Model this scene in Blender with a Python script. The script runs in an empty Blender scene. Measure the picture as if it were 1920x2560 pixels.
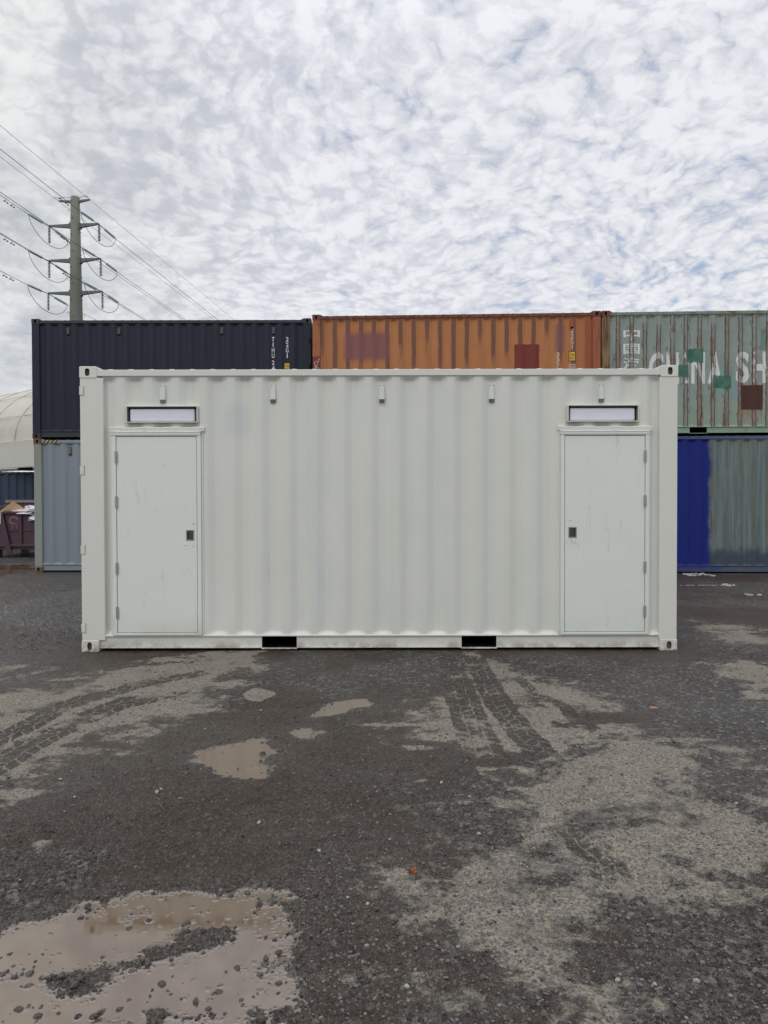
import bpy, bmesh, math, random
import numpy as np
from mathutils import Vector, Matrix

random.seed(7)
RNG = np.random.default_rng(11)
SC = bpy.context.scene
COL = SC.collection
R = math.radians

# ------------------------------------------------------------------ camera
cam_data = bpy.data.cameras.new('camera')
cam_data.sensor_fit = 'VERTICAL'
cam_data.sensor_height = 34.6
cam_data.lens = 24.0
cam_data.clip_start = 0.05
cam_data.clip_end = 3000
cam = bpy.data.objects.new('camera', cam_data)
COL.objects.link(cam)
cam.matrix_world = Matrix.Translation((0, 0, 1.53)) @ Matrix.Rotation(R(90 - 0.9), 4, 'X') @ Matrix.Rotation(R(-0.13), 4, 'Z')
SC.camera = cam

SC.view_settings.view_transform = 'Standard'
SC.view_settings.look = 'None'
SC.view_settings.exposure = 0.24
SC.view_settings.gamma = 1.0
SC.view_settings.use_curve_mapping = False
SC.render.engine = 'CYCLES'
SC.cycles.max_bounces = 6

# ------------------------------------------------------------------ node helper
class V:
    """a node socket with arithmetic"""
    def __init__(s, g, k): s.g, s.k = g, k
    def _m(s, op, a, b=None, c=None, clamp=False):
        n = s.g.nt.nodes.new('ShaderNodeMath'); n.operation = op; n.use_clamp = clamp
        for i, v in enumerate((a, b, c)):
            if v is None: continue
            if isinstance(v, V): s.g.nt.links.new(v.k, n.inputs[i])
            else: n.inputs[i].default_value = float(v)
        return V(s.g, n.outputs[0])
    def __add__(s, o): return s._m('ADD', s, o)
    __radd__ = __add__
    def __sub__(s, o): return s._m('SUBTRACT', s, o)
    def __rsub__(s, o): return s._m('SUBTRACT', o, s)
    def __mul__(s, o): return s._m('MULTIPLY', s, o)
    __rmul__ = __mul__
    def __truediv__(s, o): return s._m('DIVIDE', s, o)
    def __pow__(s, o): return s._m('POWER', s, o)
    def abs(s): return s._m('ABSOLUTE', s)
    def floor(s): return s._m('FLOOR', s)
    def wrap(s, lo, hi): return s._m('WRAP', s, hi, lo)
    def min(s, o): return s._m('MINIMUM', s, o)
    def max(s, o): return s._m('MAXIMUM', s, o)
    def clamp(s): return s._m('ADD', s, 0.0, clamp=True)
    def ss(s, a, b, lo=0.0, hi=1.0):
        n = s.g.nt.nodes.new('ShaderNodeMapRange'); n.interpolation_type = 'SMOOTHSTEP'
        s.g.nt.links.new(s.k, n.inputs['Value'])
        n.inputs['From Min'].default_value = a; n.inputs['From Max'].default_value = b
        n.inputs['To Min'].default_value = lo; n.inputs['To Max'].default_value = hi
        return V(s.g, n.outputs['Result'])

class G:
    """node graph helper"""
    def __init__(s, nt): s.nt = nt
    def put(s, inp, v):
        if isinstance(v, V): s.nt.links.new(v.k, inp)
        elif isinstance(v, (tuple, list)):
            inp.default_value = tuple(v) + (1.0,) if len(v) == 3 and inp.type == 'RGBA' else tuple(v)
        else: inp.default_value = v
    def coord(s, which='Object'):
        return V(s, s.nt.nodes.new('ShaderNodeTexCoord').outputs[which])
    def sep(s, v):
        n = s.nt.nodes.new('ShaderNodeSeparateXYZ'); s.nt.links.new(v.k, n.inputs[0])
        return [V(s, n.outputs[i]) for i in range(3)]
    def vec(s, x, y, z):
        n = s.nt.nodes.new('ShaderNodeCombineXYZ')
        for i, v in enumerate((x, y, z)): s.put(n.inputs[i], v)
        return V(s, n.outputs[0])
    def noise(s, vec, scale=1.0, detail=3.0, rough=0.55, dist=0.0, col=False):
        n = s.nt.nodes.new('ShaderNodeTexNoise')
        s.nt.links.new(vec.k, n.inputs['Vector'])
        n.inputs['Scale'].default_value = scale; n.inputs['Detail'].default_value = detail
        n.inputs['Roughness'].default_value = rough; n.inputs['Distortion'].default_value = dist
        return V(s, n.outputs['Color' if col else 'Fac'])
    def voro(s, vec, scale=1.0, feature='F1', out='Distance', smooth=0.6, rand=1.0):
        n = s.nt.nodes.new('ShaderNodeTexVoronoi'); n.feature = feature
        s.nt.links.new(vec.k, n.inputs['Vector'])
        n.inputs['Scale'].default_value = scale
        n.inputs['Randomness'].default_value = rand
        if feature == 'SMOOTH_F1': n.inputs['Smoothness'].default_value = smooth
        return V(s, n.outputs[out])
    def mix(s, f, a, b, mode='MIX'):
        n = s.nt.nodes.new('ShaderNodeMix'); n.data_type = 'RGBA'; n.blend_type = mode
        s.put(n.inputs[0], f); s.put(n.inputs[6], a); s.put(n.inputs[7], b)
        return V(s, n.outputs[2])
    def attr(s, name, out='Fac'):
        n = s.nt.nodes.new('ShaderNodeAttribute'); n.attribute_name = name
        return V(s, n.outputs[out])
    def bump(s, h, strength=0.3, dist=0.01):
        n = s.nt.nodes.new('ShaderNodeBump'); s.nt.links.new(h.k, n.inputs['Height'])
        n.inputs['Strength'].default_value = strength; n.inputs['Distance'].default_value = dist
        return V(s, n.outputs['Normal'])
    def rect(s, x, z, x0, x1, z0, z1, soft=0.01, wob=None):
        if wob is not None: x = x + wob; z = z + wob
        return x.ss(x0 - soft, x0 + soft) * x.ss(x1 - soft, x1 + soft, 1, 0) * z.ss(z0 - soft, z0 + soft) * z.ss(z1 - soft, z1 + soft, 1, 0)

def material(name, color=(0.5, 0.5, 0.5), rough=0.6, metal=0.0, spec=0.5, build=None):
    m = bpy.data.materials.new(name); m.use_nodes = True
    b = m.node_tree.nodes['Principled BSDF']
    b.inputs['Roughness'].default_value = rough; b.inputs['Metallic'].default_value = metal
    b.inputs['Specular IOR Level'].default_value = spec
    b.inputs['Base Color'].default_value = (*color, 1)
    if build:
        g = G(m.node_tree); out = build(g)
        if not isinstance(out, dict): out = {'Base Color': out}
        for k, v in out.items(): g.put(b.inputs[k], v)
    return m

# ------------------------------------------------------------------ sky and sun
SUN_AZ, SUN_EL = 212.0, 42.0          # from +Y clockwise
world = bpy.data.worlds.new('World'); SC.world = world; world.use_nodes = True
wg = G(world.node_tree)
bg = world.node_tree.nodes['Background']
bg.inputs['Strength'].default_value = 0.1
sky = world.node_tree.nodes.new('ShaderNodeTexSky'); sky.sky_type = 'NISHITA'
sky.sun_disc = False; sky.sun_elevation = R(SUN_EL); sky.sun_rotation = R(SUN_AZ)
sky.air_density = 1.0; sky.dust_density = 1.5
dirv = wg.coord('Generated')
dx, dy, dz = wg.sep(dirv)
den = dz.max(0.0) + 0.30
px, py = dx / den, dy / den
wv = wg.noise(wg.vec(px, py, 0.0), 1.6, 2, 0.5, col=True)
wx, wy, wz = wg.sep(wv)
fv = wg.noise(wg.vec(px, py, 7.0), 16.0, 4, 0.6, col=True)
fx_, fy_, fz_ = wg.sep(fv)
qx, qy = px + (wx - 0.5) * 0.30 + (fx_ - 0.5) * 0.065, py + (wy - 0.5) * 0.30 + (fy_ - 0.5) * 0.065
plane = wg.vec(qx, qy, 0.3)
fine = wg.noise(plane, 62.0, 6, 0.66, 0.0)
cell = wg.voro(plane, 21.0, 'SMOOTH_F1', smooth=0.35)
cell2 = wg.voro(wg.vec(qx, qy, 4.2), 46.0, 'SMOOTH_F1', smooth=0.35)
big = wg.noise(wg.vec(px, py, 2.0), 0.95, 4, 0.55)
big2 = wg.noise(wg.vec(px + 9.0, py, 5.0), 2.6, 5, 0.6)
mid = wg.noise(wg.vec(px, py + 3.0, 8.0), 11.0, 3, 0.6)
side = px.ss(-0.9, 1.0)              # the broken, bluer cloud lies to the right
puff = (0.50 - cell) * 0.75 + (0.50 - cell2) * 0.60 + (fine - 0.5) * 1.0 + (mid - 0.5) * 0.9
leftgrey = (px + (big2 - 0.5) * 0.5).ss(-0.75, -0.10, 1.0, 0.0)
thick = puff + (big - 0.5) * 1.5 + 1.02 - side * 0.47 + leftgrey * 0.5
cover = thick.ss(-0.15, 0.55)
relief = (puff * 1.35 + (big2 - 0.5) * 0.8).ss(-0.62, 0.50)
grey = wg.mix(leftgrey, (0.52, 0.54, 0.60), (0.33, 0.35, 0.405))
white = wg.mix(leftgrey, (0.72, 0.73, 0.765), (0.68, 0.695, 0.69))
shade = relief * (1.0 - leftgrey * 0.70) + leftgrey * 0.70 * (big2 * 1.9 + big * 1.0 + mid * 0.5 - 1.15).ss(0.0, 0.95)
ccol = wg.mix(shade, grey, white)
warm = (dz.ss(0.0, 0.22, 1.0, 0.0) * dx.ss(-0.6, -0.25, 1.0, 0.0)) * 0.75
ccol = wg.mix(warm, ccol, (0.80, 0.80, 0.66))
hor = dz.ss(0.02, 0.30, 1.0, 0.0) * 0.55
ccol = wg.mix(hor * (1.0 - warm), ccol, (0.66, 0.69, 0.76))
sun_glow = (dx * -0.50 + dy * 0.62 + dz * 0.60).ss(0.95, 1.0)
ccol = wg.mix(sun_glow * (0.15 + shade * 0.4), ccol, (0.92, 0.93, 0.86))
blue = wg.mix(0.60, V(wg, sky.outputs[0]), (3.1, 4.1, 6.0))
c10 = wg.mix(1.0, ccol, (10.0, 10.0, 10.0), 'MULTIPLY')
c10 = wg.mix(dz.ss(0.50, 1.0), c10, wg.mix(1.0, c10, (2.1, 2.1, 2.1), 'MULTIPLY'))   # overcast: brighter towards the zenith
final = wg.mix((cover + hor * 0.5).clamp(), blue, c10)
wg.put(bg.inputs['Color'], final)

sun_data = bpy.data.lights.new('sun', 'SUN'); sun_data.energy = 0.5; sun_data.angle = R(12)
sun_data.color = (1.0, 0.97, 0.92)
sun = bpy.data.objects.new('sun', sun_data); COL.objects.link(sun)
sd = Vector((math.sin(R(SUN_AZ)) * math.cos(R(SUN_EL)), math.cos(R(SUN_AZ)) * math.cos(R(SUN_EL)), math.sin(R(SUN_EL))))
sun.rotation_euler = (-sd).to_track_quat('-Z', 'Y').to_euler()
sun.location = sd * 50

# ------------------------------------------------------------------ object helpers
def tag(o, label, cat, group=None):
    o['label'] = label; o['category'] = cat
    if group: o['group'] = group
    return o
def link(name, me, mats, parent=None, bevel=0.0, smooth=False):
    o = bpy.data.objects.new(name, me); COL.objects.link(o)
    for m in (mats if isinstance(mats, (list, tuple)) else [mats]): me.materials.append(m)
    if parent is not None: o.parent = parent
    if smooth: me.shade_smooth()
    if bevel:
        md = o.modifiers.new('edge', 'BEVEL'); md.width = bevel; md.segments = 2; md.limit_method = 'ANGLE'; md.angle_limit = R(50)
    return o
def obj(name, bm, mats, parent=None, bevel=0.0, smooth=False):
    me = bpy.data.meshes.new(name); bm.normal_update(); bm.to_mesh(me); bm.free()
    return link(name, me, mats, parent, bevel, smooth)
def empty(name, loc, rz=0.0):
    o = bpy.data.objects.new(name, None); COL.objects.link(o)
    o.location = loc; o.rotation_euler = (0, 0, rz); o.empty_display_size = 0.2
    return o
def B(): return bmesh.new()
def box(bm, x0, x1, y0, y1, z0, z1, mi=0):
    v = [bm.verts.new(p) for p in ((x0, y0, z0), (x1, y0, z0), (x1, y1, z0), (x0, y1, z0), (x0, y0, z1), (x1, y0, z1), (x1, y1, z1), (x0, y1, z1))]
    for f in ((0, 3, 2, 1), (4, 5, 6, 7), (0, 1, 5, 4), (1, 2, 6, 5), (2, 3, 7, 6), (3, 0, 4, 7)):
        bm.faces.new([v[i] for i in f]).material_index = mi
    return bm
def hexa(bm, pts):
    v = [bm.verts.new(p) for p in pts]
    for f in ((0, 3, 2, 1), (4, 5, 6, 7), (0, 1, 5, 4), (1, 2, 6, 5), (2, 3, 7, 6), (3, 0, 4, 7)):
        bm.faces.new([v[i] for i in f])
    return bm
def tube(bm, pts, r, n=8, caps=True, mi=0):
    pts = [Vector(p) for p in pts]; rings = []
    rr = r if isinstance(r, (list, tuple)) else [r] * len(pts)
    for i, p in enumerate(pts):
        d = (pts[min(i + 1, len(pts) - 1)] - pts[max(i - 1, 0)]).normalized()
        a = d.cross(Vector((0, 0, 1)) if abs(d.z) < 0.95 else Vector((1, 0, 0))).normalized(); b = d.cross(a)
        rings.append([bm.verts.new(p + (a * math.cos(2 * math.pi * k / n) + b * math.sin(2 * math.pi * k / n)) * rr[i]) for k in range(n)])
    for i in range(len(rings) - 1):
        for k in range(n):
            bm.faces.new((rings[i][k], rings[i + 1][k], rings[i + 1][(k + 1) % n], rings[i][(k + 1) % n])).material_index = mi
    if caps:
        bm.faces.new(rings[0]).material_index = mi; bm.faces.new(list(reversed(rings[-1]))).material_index = mi
    return bm

# ------------------------------------------------------------------ materials
def rust_on(g, amt, base, o):
    n = g.noise(o, 9, 6, 0.7)
    return g.mix((n.ss(0.62 - amt, 0.72 - amt)), base, (0.13, 0.055, 0.03))
def white_paint(kind):
    def f(g):
        o = g.coord(); x, y, z = g.sep(o)
        n1 = g.noise(o, 1.3, 4, 0.6); n2 = g.noise(g.vec(x * 3.0, y, z * 0.5), 1.5, 4, 0.6)
        n3 = g.noise(o, 60, 3, 0.7)
        if kind == 'door': c = g.mix(n1, (0.715, 0.755, 0.69), (0.755, 0.785, 0.72))
        elif kind == 'rail': c = g.mix(n2, (0.67, 0.675, 0.605), (0.72, 0.715, 0.65))
        else:
            c = g.mix(n1.ss(0.3, 0.7), (0.67, 0.68, 0.615), (0.70, 0.705, 0.645))
            sm = (x - 1.60).abs(); sz = (z - 2.33).abs()
            blob = ((sm * sm / 0.03 + sz * sz / 0.05) + (n1 - 0.5) * 1.5).ss(0.1, 1.1, 1, 0)
            c = g.mix(blob * 0.28, c, (0.46, 0.52, 0.54))
            run = g.noise(g.vec(x * 24.0, 0.0, z * 0.9), 1.0, 4, 0.65).ss(0.62, 0.72) * g.noise(o, 0.9, 3, 0.5).ss(0.45, 0.65)
            c = g.mix(run * 0.30, c, (0.46, 0.45, 0.38))
            tint = g.noise(g.vec(x * 3.6, 0.0, z * 0.3), 1.0, 2, 0.5)
            c = g.mix(tint.ss(0.52, 0.7) * 0.22, c, (0.53, 0.60, 0.555))
        if kind == 'door':
            sc = g.noise(g.vec(x * 5.0, y, z * 1.1), 2.0, 5, 0.75)
            sc2 = g.noise(g.vec(x * 26.0, y, z * 3.0), 1.0, 4, 0.7)
            c = g.mix(sc.ss(0.57, 0.68) * 0.34, c, (0.42, 0.46, 0.42))
            c = g.mix(sc2.ss(0.64, 0.72) * 0.45, c, (0.36, 0.37, 0.34))
            c = g.mix(z.ss(0.20, 0.45, 1, 0) * n1.ss(0.3, 0.8) * 0.4, c, (0.52, 0.50, 0.40))
        if kind == 'rail':
            c = g.mix(z.ss(0.02, 0.15, 1, 0) * g.noise(o, 6, 5, 0.7).ss(0.40, 0.62) * 0.75, c, (0.30, 0.26, 0.20))
            c = g.mix(z.ss(0.0, 0.05, 1, 0) * g.noise(o, 22, 4, 0.7).ss(0.5, 0.6) * 0.9, c, (0.06, 0.05, 0.045))
        else:
            c = g.mix(z.ss(0.0, 0.35, 1, 0) * n1.ss(0.35, 0.7) * 0.3, c, (0.48, 0.45, 0.36))
        speck = g.noise(o, 95, 2, 0.5).ss(0.76, 0.80)
        c = g.mix(speck * 0.35, c, (0.30, 0.28, 0.24))
        h = n3 * 0.3 + g.noise(o, 3.5, 3, 0.5) * 4.0
        return {'Base Color': c, 'Normal': g.bump(h, 0.35, 0.003), 'Roughness': n1.ss(0.2, 0.8, 0.42, 0.6)}
    return f
M = {}
M['white_wall'] = material('white_wall_paint', build=white_paint('wall'))
M['white_rail'] = material('white_rail_paint', build=white_paint('rail'))
M['white_door'] = material('white_door_paint', build=white_paint('door'))
M['vent_white'] = material('vent_plastic', (0.66, 0.67, 0.62), 0.45)
M['vent_grille'] = material('vent_grille', (0.20, 0.20, 0.165), 0.7)
M['void'] = material('dark_void', (0.012, 0.011, 0.011), 0.9, spec=0.1)
M['hole_brown'] = material('casting_inside', (0.16, 0.12, 0.085), 0.9, spec=0.1)
M['recess_shade'] = material('painted_recess_shade', (0.17, 0.165, 0.135), 0.7)  # dark tone standing in for the shade inside the light recesses
M['recess'] = material('recess_grey', (0.27, 0.275, 0.245), 0.7)
M['diffuser'] = material('diffuser', (0.78, 0.80, 0.96), 0.35, build=lambda g: {'Base Color': g.mix(g.noise(g.coord(), 7, 3, 0.6), (0.70, 0.72, 0.79), (0.78, 0.80, 0.86))})
M['steel'] = material('brushed_steel', (0.15, 0.155, 0.14), 0.38, metal=0.6)
M['steel_dark'] = material('dark_steel', (0.08, 0.08, 0.085), 0.4, metal=0.6)
M['hinge'] = material('hinge_metal', (0.36, 0.36, 0.33), 0.45, metal=0.3)

def cyc(g, x, phase, pitch=0.279):        # signed distance to the nearest outer fold centre, and its number
    q = (x - phase) / pitch
    idx = (q + 0.5).floor()
    return (q - idx) * pitch, idx
def orange(g):
    o = g.coord(); x, y, z = g.sep(o)
    n = g.noise(o, 4, 5, 0.6); st = g.noise(g.vec(x * 26, y, z * 1.3), 1.0, 4, 0.65)
    c = g.mix(n, (0.40, 0.155, 0.050), (0.50, 0.205, 0.070))
    c = g.mix(st.ss(0.45, 0.75) * 0.55, c, (0.33, 0.12, 0.05))
    t, idx = cyc(g, x, 0.20)
    rnd = g.noise(g.vec(idx * 3.7, 0.5, 0.0), 1.0, 0, 0.5)
    wob = (g.noise(g.vec(x * 5, 0.0, z * 2.0), 1.2, 4, 0.6) - 0.5)
    length = rnd * 2.6 - 0.25
    band = (t + wob * 0.05).abs().ss(0.035, 0.056, 1, 0)
    fade = (z - 2.55 + length * 1.0 + wob * 1.2).ss(-0.35, 0.25)
    c = g.mix(band * (fade * 0.85 + 0.15), c, (0.17, 0.065, 0.042))
    top = z.ss(2.36, 2.50) * g.noise(g.vec(x * 9, 0.0, z * 2), 1, 3, 0.6).ss(0.35, 0.6)
    c = g.mix(top * 0.6, c, (0.16, 0.06, 0.035))
    leftstain = x.ss(0.2, 0.6, 1, 0)
    c = g.mix(leftstain * 0.35 * st, c, (0.15, 0.05, 0.03))
    right = x.ss(5.3, 5.9) * 0.6
    c = g.mix(right, c, (0.36, 0.09, 0.035))
    pm = g.rect(x, z, 0.68, 1.60, 1.62, 2.20, 0.09, (g.noise(o, 3, 3, 0.6) - 0.5) * 0.12)
    c = g.mix(pm * 0.82, c, (0.20, 0.075, 0.085))
    pm2 = g.rect(x, z, 5.12, 5.30, 1.75, 2.33, 0.07)
    c = g.mix(pm2 * 0.8, c, (0.20, 0.08, 0.09))
    mr = g.rect(x, z, 4.27, 4.79, 1.37, 1.92, 0.006, (g.noise(o, 8, 3, 0.6) - 0.5) * 0.03)
    c = g.mix(mr, c, g.mix(g.noise(o, 9, 5, 0.7), (0.13, 0.02, 0.014), (0.22, 0.035, 0.022)))
    sp = g.noise(g.vec(x * 16, y, z * 7), 1.0, 6, 0.78).ss(0.655, 0.685)
    c = g.mix(sp * 0.85, c, (0.06, 0.03, 0.025))
    return {'Base Color': c, 'Normal': g.bump(g.noise(o, 12, 5, 0.7), 0.3, 0.006)}
M['orange'] = material('weathered_orange', rough=0.7, build=orange)
def rusty_red(g):
    o = g.coord(); x, y, z = g.sep(o); n = g.noise(g.vec(x * 14, y * 14, z * 2.5), 1.0, 5, 0.7)
    return {'Base Color': g.mix(n.ss(0.35, 0.65), (0.085, 0.032, 0.022), (0.21, 0.072, 0.038)), 'Normal': g.bump(n, 0.4, 0.008)}
M['rust_red'] = material('rusty_red_steel', rough=0.8, build=rusty_red)
def orange_post(g):
    o = g.coord(); x, y, z = g.sep(o); n = g.noise(g.vec(x * 16, y * 16, z * 2.2), 1.0, 6, 0.75)
    c = g.mix(n.ss(0.5, 0.62), (0.36, 0.125, 0.05), (0.15, 0.055, 0.035))
    low = z.ss(1.69, 1.72, 1, 0) * x.ss(1.0, 2.0, 1, 0)
    c = g.mix(low, c, g.mix(n, (0.24, 0.045, 0.03), (0.14, 0.03, 0.025)))
    c = g.mix(x.ss(4.0, 5.0) * 0.6, c, (0.30, 0.085, 0.045))
    return {'Base Color': c, 'Normal': g.bump(n, 0.4, 0.008)}
M['orange_post'] = material('rusty_orange_post', rough=0.8, build=orange_post)

def green_layers(white):
    def f(g):
        o = g.coord(); x, y, z = g.sep(o)
        n = g.noise(o, 3, 5, 0.6); st = g.noise(g.vec(x * 20, y, z * 1.0), 1.0, 4, 0.65)
        if white:
            c = g.mix(n, (0.62, 0.63, 0.60), (0.74, 0.745, 0.72))
        else:
            c = g.mix(n.ss(0.3, 0.7), (0.225, 0.285, 0.255), (0.275, 0.325, 0.295))
            c = g.mix(st.ss(0.45, 0.75) * 0.35, c, (0.26, 0.27, 0.20))
            c = g.mix(z.ss(0.9, 0.35, 0, 1) * 0.55, c, (0.26, 0.335, 0.25))
            tq = g.rect(x, z, 2.25, 2.75, 0.80, 1.35, 0.04, (n - 0.5) * 0.2) * 0.5
            c = g.mix(tq, c, (0.16, 0.34, 0.30))
            c = g.mix(g.rect(x, z, 2.72, 3.05, 0.70, 1.0, 0.03, (n - 0.5) * 0.1) * 0.5, c, (0.20, 0.33, 0.36))
        w8 = (g.noise(o, 7, 4, 0.6) - 0.5) * 0.035
        if not white:
            for (a, b, d, e) in ((1.74, 2.10, 1.505, 1.775), (1.44, 1.79, 1.21, 1.45), (2.30, 2.67, 0.975, 1.215)):
                c = g.mix(g.rect(x, z, a, b, d, e, 0.006, w8), c, g.mix(n, (0.045, 0.155, 0.105), (0.09, 0.24, 0.165)))
            c = g.mix(g.rect(x, z, 3.27, 3.60, 1.75, 2.18, 0.006, w8), c, (0.14, 0.25, 0.21))
        t, idx = cyc(g, x, 0.62, 0.279)
        at = (t + (g.noise(g.vec(x * 2, 0.0, z * 3), 1.5, 4, 0.7) - 0.5) * 0.060).abs()
        rnd = g.noise(g.vec(idx * 5.3, 0.2, z * 1.3), 1.0, 4, 0.65)
        inten = (rnd * 3.4 - 0.85 - z.ss(1.8, 2.6) * 0.40).clamp()
        flat = at.ss(0.036, 0.044, 1, 0)
        edge = at.ss(0.022, 0.036) * at.ss(0.040, 0.052, 1, 0)
        worn = g.noise(g.vec(x * 30, y, z * 7), 1.0, 5, 0.75)
        keep = 0.85 if white else 0.82
        c = g.mix(flat * inten * keep * (worn.ss(0.40, 0.50) if white else 1.0), c, g.mix(worn.ss(0.4, 0.62), (0.25, 0.19, 0.145), (0.165, 0.085, 0.055)))
        c = g.mix(edge * inten.ss(0.10, 0.4) * worn.ss(0.33, 0.46), c, (0.050, 0.018, 0.012))
        deep = g.noise(g.vec(x * 9, y, z * 1.7), 1.0, 5, 0.7).ss(0.56, 0.61)
        c = g.mix(deep * (1 - at.ss(0.06, 0.13)) * 0.85, c, (0.12, 0.05, 0.03))
        sp = g.noise(g.vec(x * 11, y, z * 9), 1.0, 6, 0.78).ss(0.635, 0.66)
        c = g.mix(sp * 0.85, c, (0.10, 0.04, 0.025))
        blot = g.noise(g.vec(x * 3.2, y, z * 1.6), 1.3, 6, 0.75)
        c = g.mix(blot.ss(0.60, 0.63) * blot.ss(0.70, 0.66, 0, 1) * 0.75, c, g.mix(worn, (0.27, 0.17, 0.09), (0.10, 0.042, 0.026)))
        if not white:
            c = g.mix(g.rect(x, z, 2.86, 3.32, 0.505, 1.02, 0.006, w8), c, g.mix(g.noise(o, 6, 4, 0.7), (0.052, 0.016, 0.010), (0.085, 0.028, 0.016)))
            drip = g.rect(x, z, 2.85, 3.31, 0.17, 0.505, 0.02) * g.noise(g.vec(x * 28, 0.0, z * 0.8), 1.0, 3, 0.6).ss(0.35, 0.65) * z.ss(0.15, 0.5)
            c = g.mix(drip, c, (0.27, 0.14, 0.06))
        return {'Base Color': c, 'Normal': g.bump(worn, 0.25, 0.006)}
    return f
M['green'] = material('rusting_pale_green', rough=0.7, build=green_layers(False))
M['white_letter'] = material('white_lettering', rough=0.7, build=green_layers(True))
def green_rail(g):
    o = g.coord(); x, y, z = g.sep(o); n = g.noise(g.vec(x * 4, y * 4, z * 8), 1.0, 5, 0.7)
    return {'Base Color': g.mix(n.ss(0.45, 0.6), (0.20, 0.26, 0.20), (0.15, 0.085, 0.055)), 'Normal': g.bump(n, 0.4, 0.006)}
M['green_rail'] = material('rusty_green_rail', rough=0.8, build=green_rail)
def green_sill(g):
    o = g.coord(); n = g.noise(o, 4, 5, 0.7)
    return g.mix(n.ss(0.55, 0.7) * 0.5, (0.24, 0.33, 0.245), (0.16, 0.13, 0.08))
M['green_sill'] = material('pale_green_sill', rough=0.7, build=green_sill)
def green_post(g):
    o = g.coord(); x, y, z = g.sep(o); n = g.noise(g.vec(x * 18, y * 18, z * 1.6), 1.0, 6, 0.7)
    return {'Base Color': g.mix(n.ss(0.4, 0.6), (0.095, 0.04, 0.028), (0.24, 0.17, 0.07)), 'Normal': g.bump(n, 0.4, 0.008)}
M['green_post'] = material('heavily_rusted_post', rough=0.85, build=green_post)

def navy(g):
    o = g.coord(); x, y, z = g.sep(o)
    n = g.noise(o, 2, 4, 0.6); st = g.noise(g.vec(x * 12, y, z), 1.0, 3, 0.6)
    c = g.mix(n, (0.012, 0.016, 0.030), (0.016, 0.021, 0.036))
    c = g.mix(st.ss(0.5, 0.8) * 0.3, c, (0.024, 0.033, 0.052))
    sp = g.noise(o, 30, 4, 0.7).ss(0.72, 0.76)
    c = g.mix(sp * 0.5, c, (0.09, 0.09, 0.10))
    return {'Base Color': c, 'Roughness': 0.5}
M['navy'] = material('dark_navy_paint', rough=0.6, spec=0.3, build=navy)
M['navy_trim'] = material('dark_grey_trim', rough=0.6, build=lambda g: g.mix(g.noise(g.coord(), 5, 4, 0.6), (0.020, 0.023, 0.032), (0.030, 0.033, 0.04)))
def greyblue(g):
    o = g.coord(); x, y, z = g.sep(o)
    n = g.noise(o, 1.2, 4, 0.6); st = g.noise(g.vec(x * 8, y, z * 0.4), 1.0, 3, 0.6)
    c = g.mix(n, (0.205, 0.245, 0.272), (0.245, 0.285, 0.31))
    c = g.mix(st * 0.4, c, (0.21, 0.23, 0.28))
    return c
M['greyblue'] = material('pale_grey_blue_paint', rough=0.55, build=greyblue)
def greypost(g):
    o = g.coord(); x, y, z = g.sep(o)
    n = g.noise(g.vec(x * 8, y * 8, z * 1.5), 1.0, 5, 0.65)
    c = g.mix(n, (0.24, 0.27, 0.245), (0.28, 0.305, 0.28))
    c = g.mix(z.ss(1.9, 2.75) * n.ss(0.3, 0.7) * 0.8, c, (0.25, 0.21, 0.12))
    c = g.mix(n.ss(0.66, 0.72) * 0.7, c, (0.15, 0.07, 0.035))
    c = g.mix(z.ss(2.75, 2.80), c, g.mix(n.ss(0.35, 0.6), (0.20, 0.11, 0.055), (0.10, 0.05, 0.03)))
    c = g.mix(z.ss(0.16, 0.08, 0, 1), c, g.mix(n.ss(0.35, 0.6), (0.22, 0.14, 0.09), (0.11, 0.06, 0.04)))
    return c
M['greypost'] = material('rust_stained_grey_post', rough=0.7, build=greypost)
def hazard(g):
    x, y, z = g.sep(g.coord())
    w = ((x - z * 0.9) / 0.088).wrap(0.0, 1.0)
    return g.mix(w.ss(0.47, 0.53), (0.50, 0.40, 0.10), (0.012, 0.012, 0.014))
M['hazard'] = material('hazard_stripes', rough=0.6, build=hazard)
def lowerblue(g):
    o = g.coord(); x, y, z = g.sep(o)
    n = g.noise(o, 2, 5, 0.6); st = g.noise(g.vec(x * 16, y, z * 0.7), 1.0, 5, 0.7)
    blue = g.mix(st, (0.006, 0.013, 0.145), (0.011, 0.024, 0.205))
    gr = g.mix(st.ss(0.35, 0.65), (0.105, 0.150, 0.160), (0.20, 0.235, 0.215))
    t, idx = cyc(g, x, 0.62, 0.279)
    rr = t.abs().ss(0.03, 0.05, 1, 0) * g.noise(g.vec(x * 24, y, z * 2.5), 1.0, 5, 0.7).ss(0.35, 0.6)
    gr = g.mix(rr * 0.75, gr, (0.13, 0.125, 0.085))
    rs = g.noise(g.vec(x * 26, y, z * 3), 1.0, 6, 0.75).ss(0.64, 0.69)
    gr = g.mix(rs * 0.8, gr, (0.11, 0.07, 0.04))
    dk = g.noise(g.vec(x * 20, y, z * 0.7), 1.0, 3, 0.6).ss(0.66, 0.70) * z.ss(2.2, 1.7, 0, 1)
    gr = g.mix(dk * 0.8, gr, (0.05, 0.065, 0.075))
    low = (z + (g.noise(g.vec(x * 7, y, z * 4), 1.0, 4, 0.6) - 0.5) * 0.45).ss(0.36, 0.62, 1, 0)
    gr = g.mix(low * 0.8, gr, (0.035, 0.055, 0.085))
    edge = (x + (n - 0.5) * 0.25).ss(2.20, 2.30)
    c = g.mix(edge, blue, gr)
    return {'Base Color': c, 'Normal': g.bump(st, 0.2, 0.005)}
M['lowerblue'] = material('blue_and_weathered_teal', rough=0.6, spec=0.25, build=lowerblue)
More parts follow.
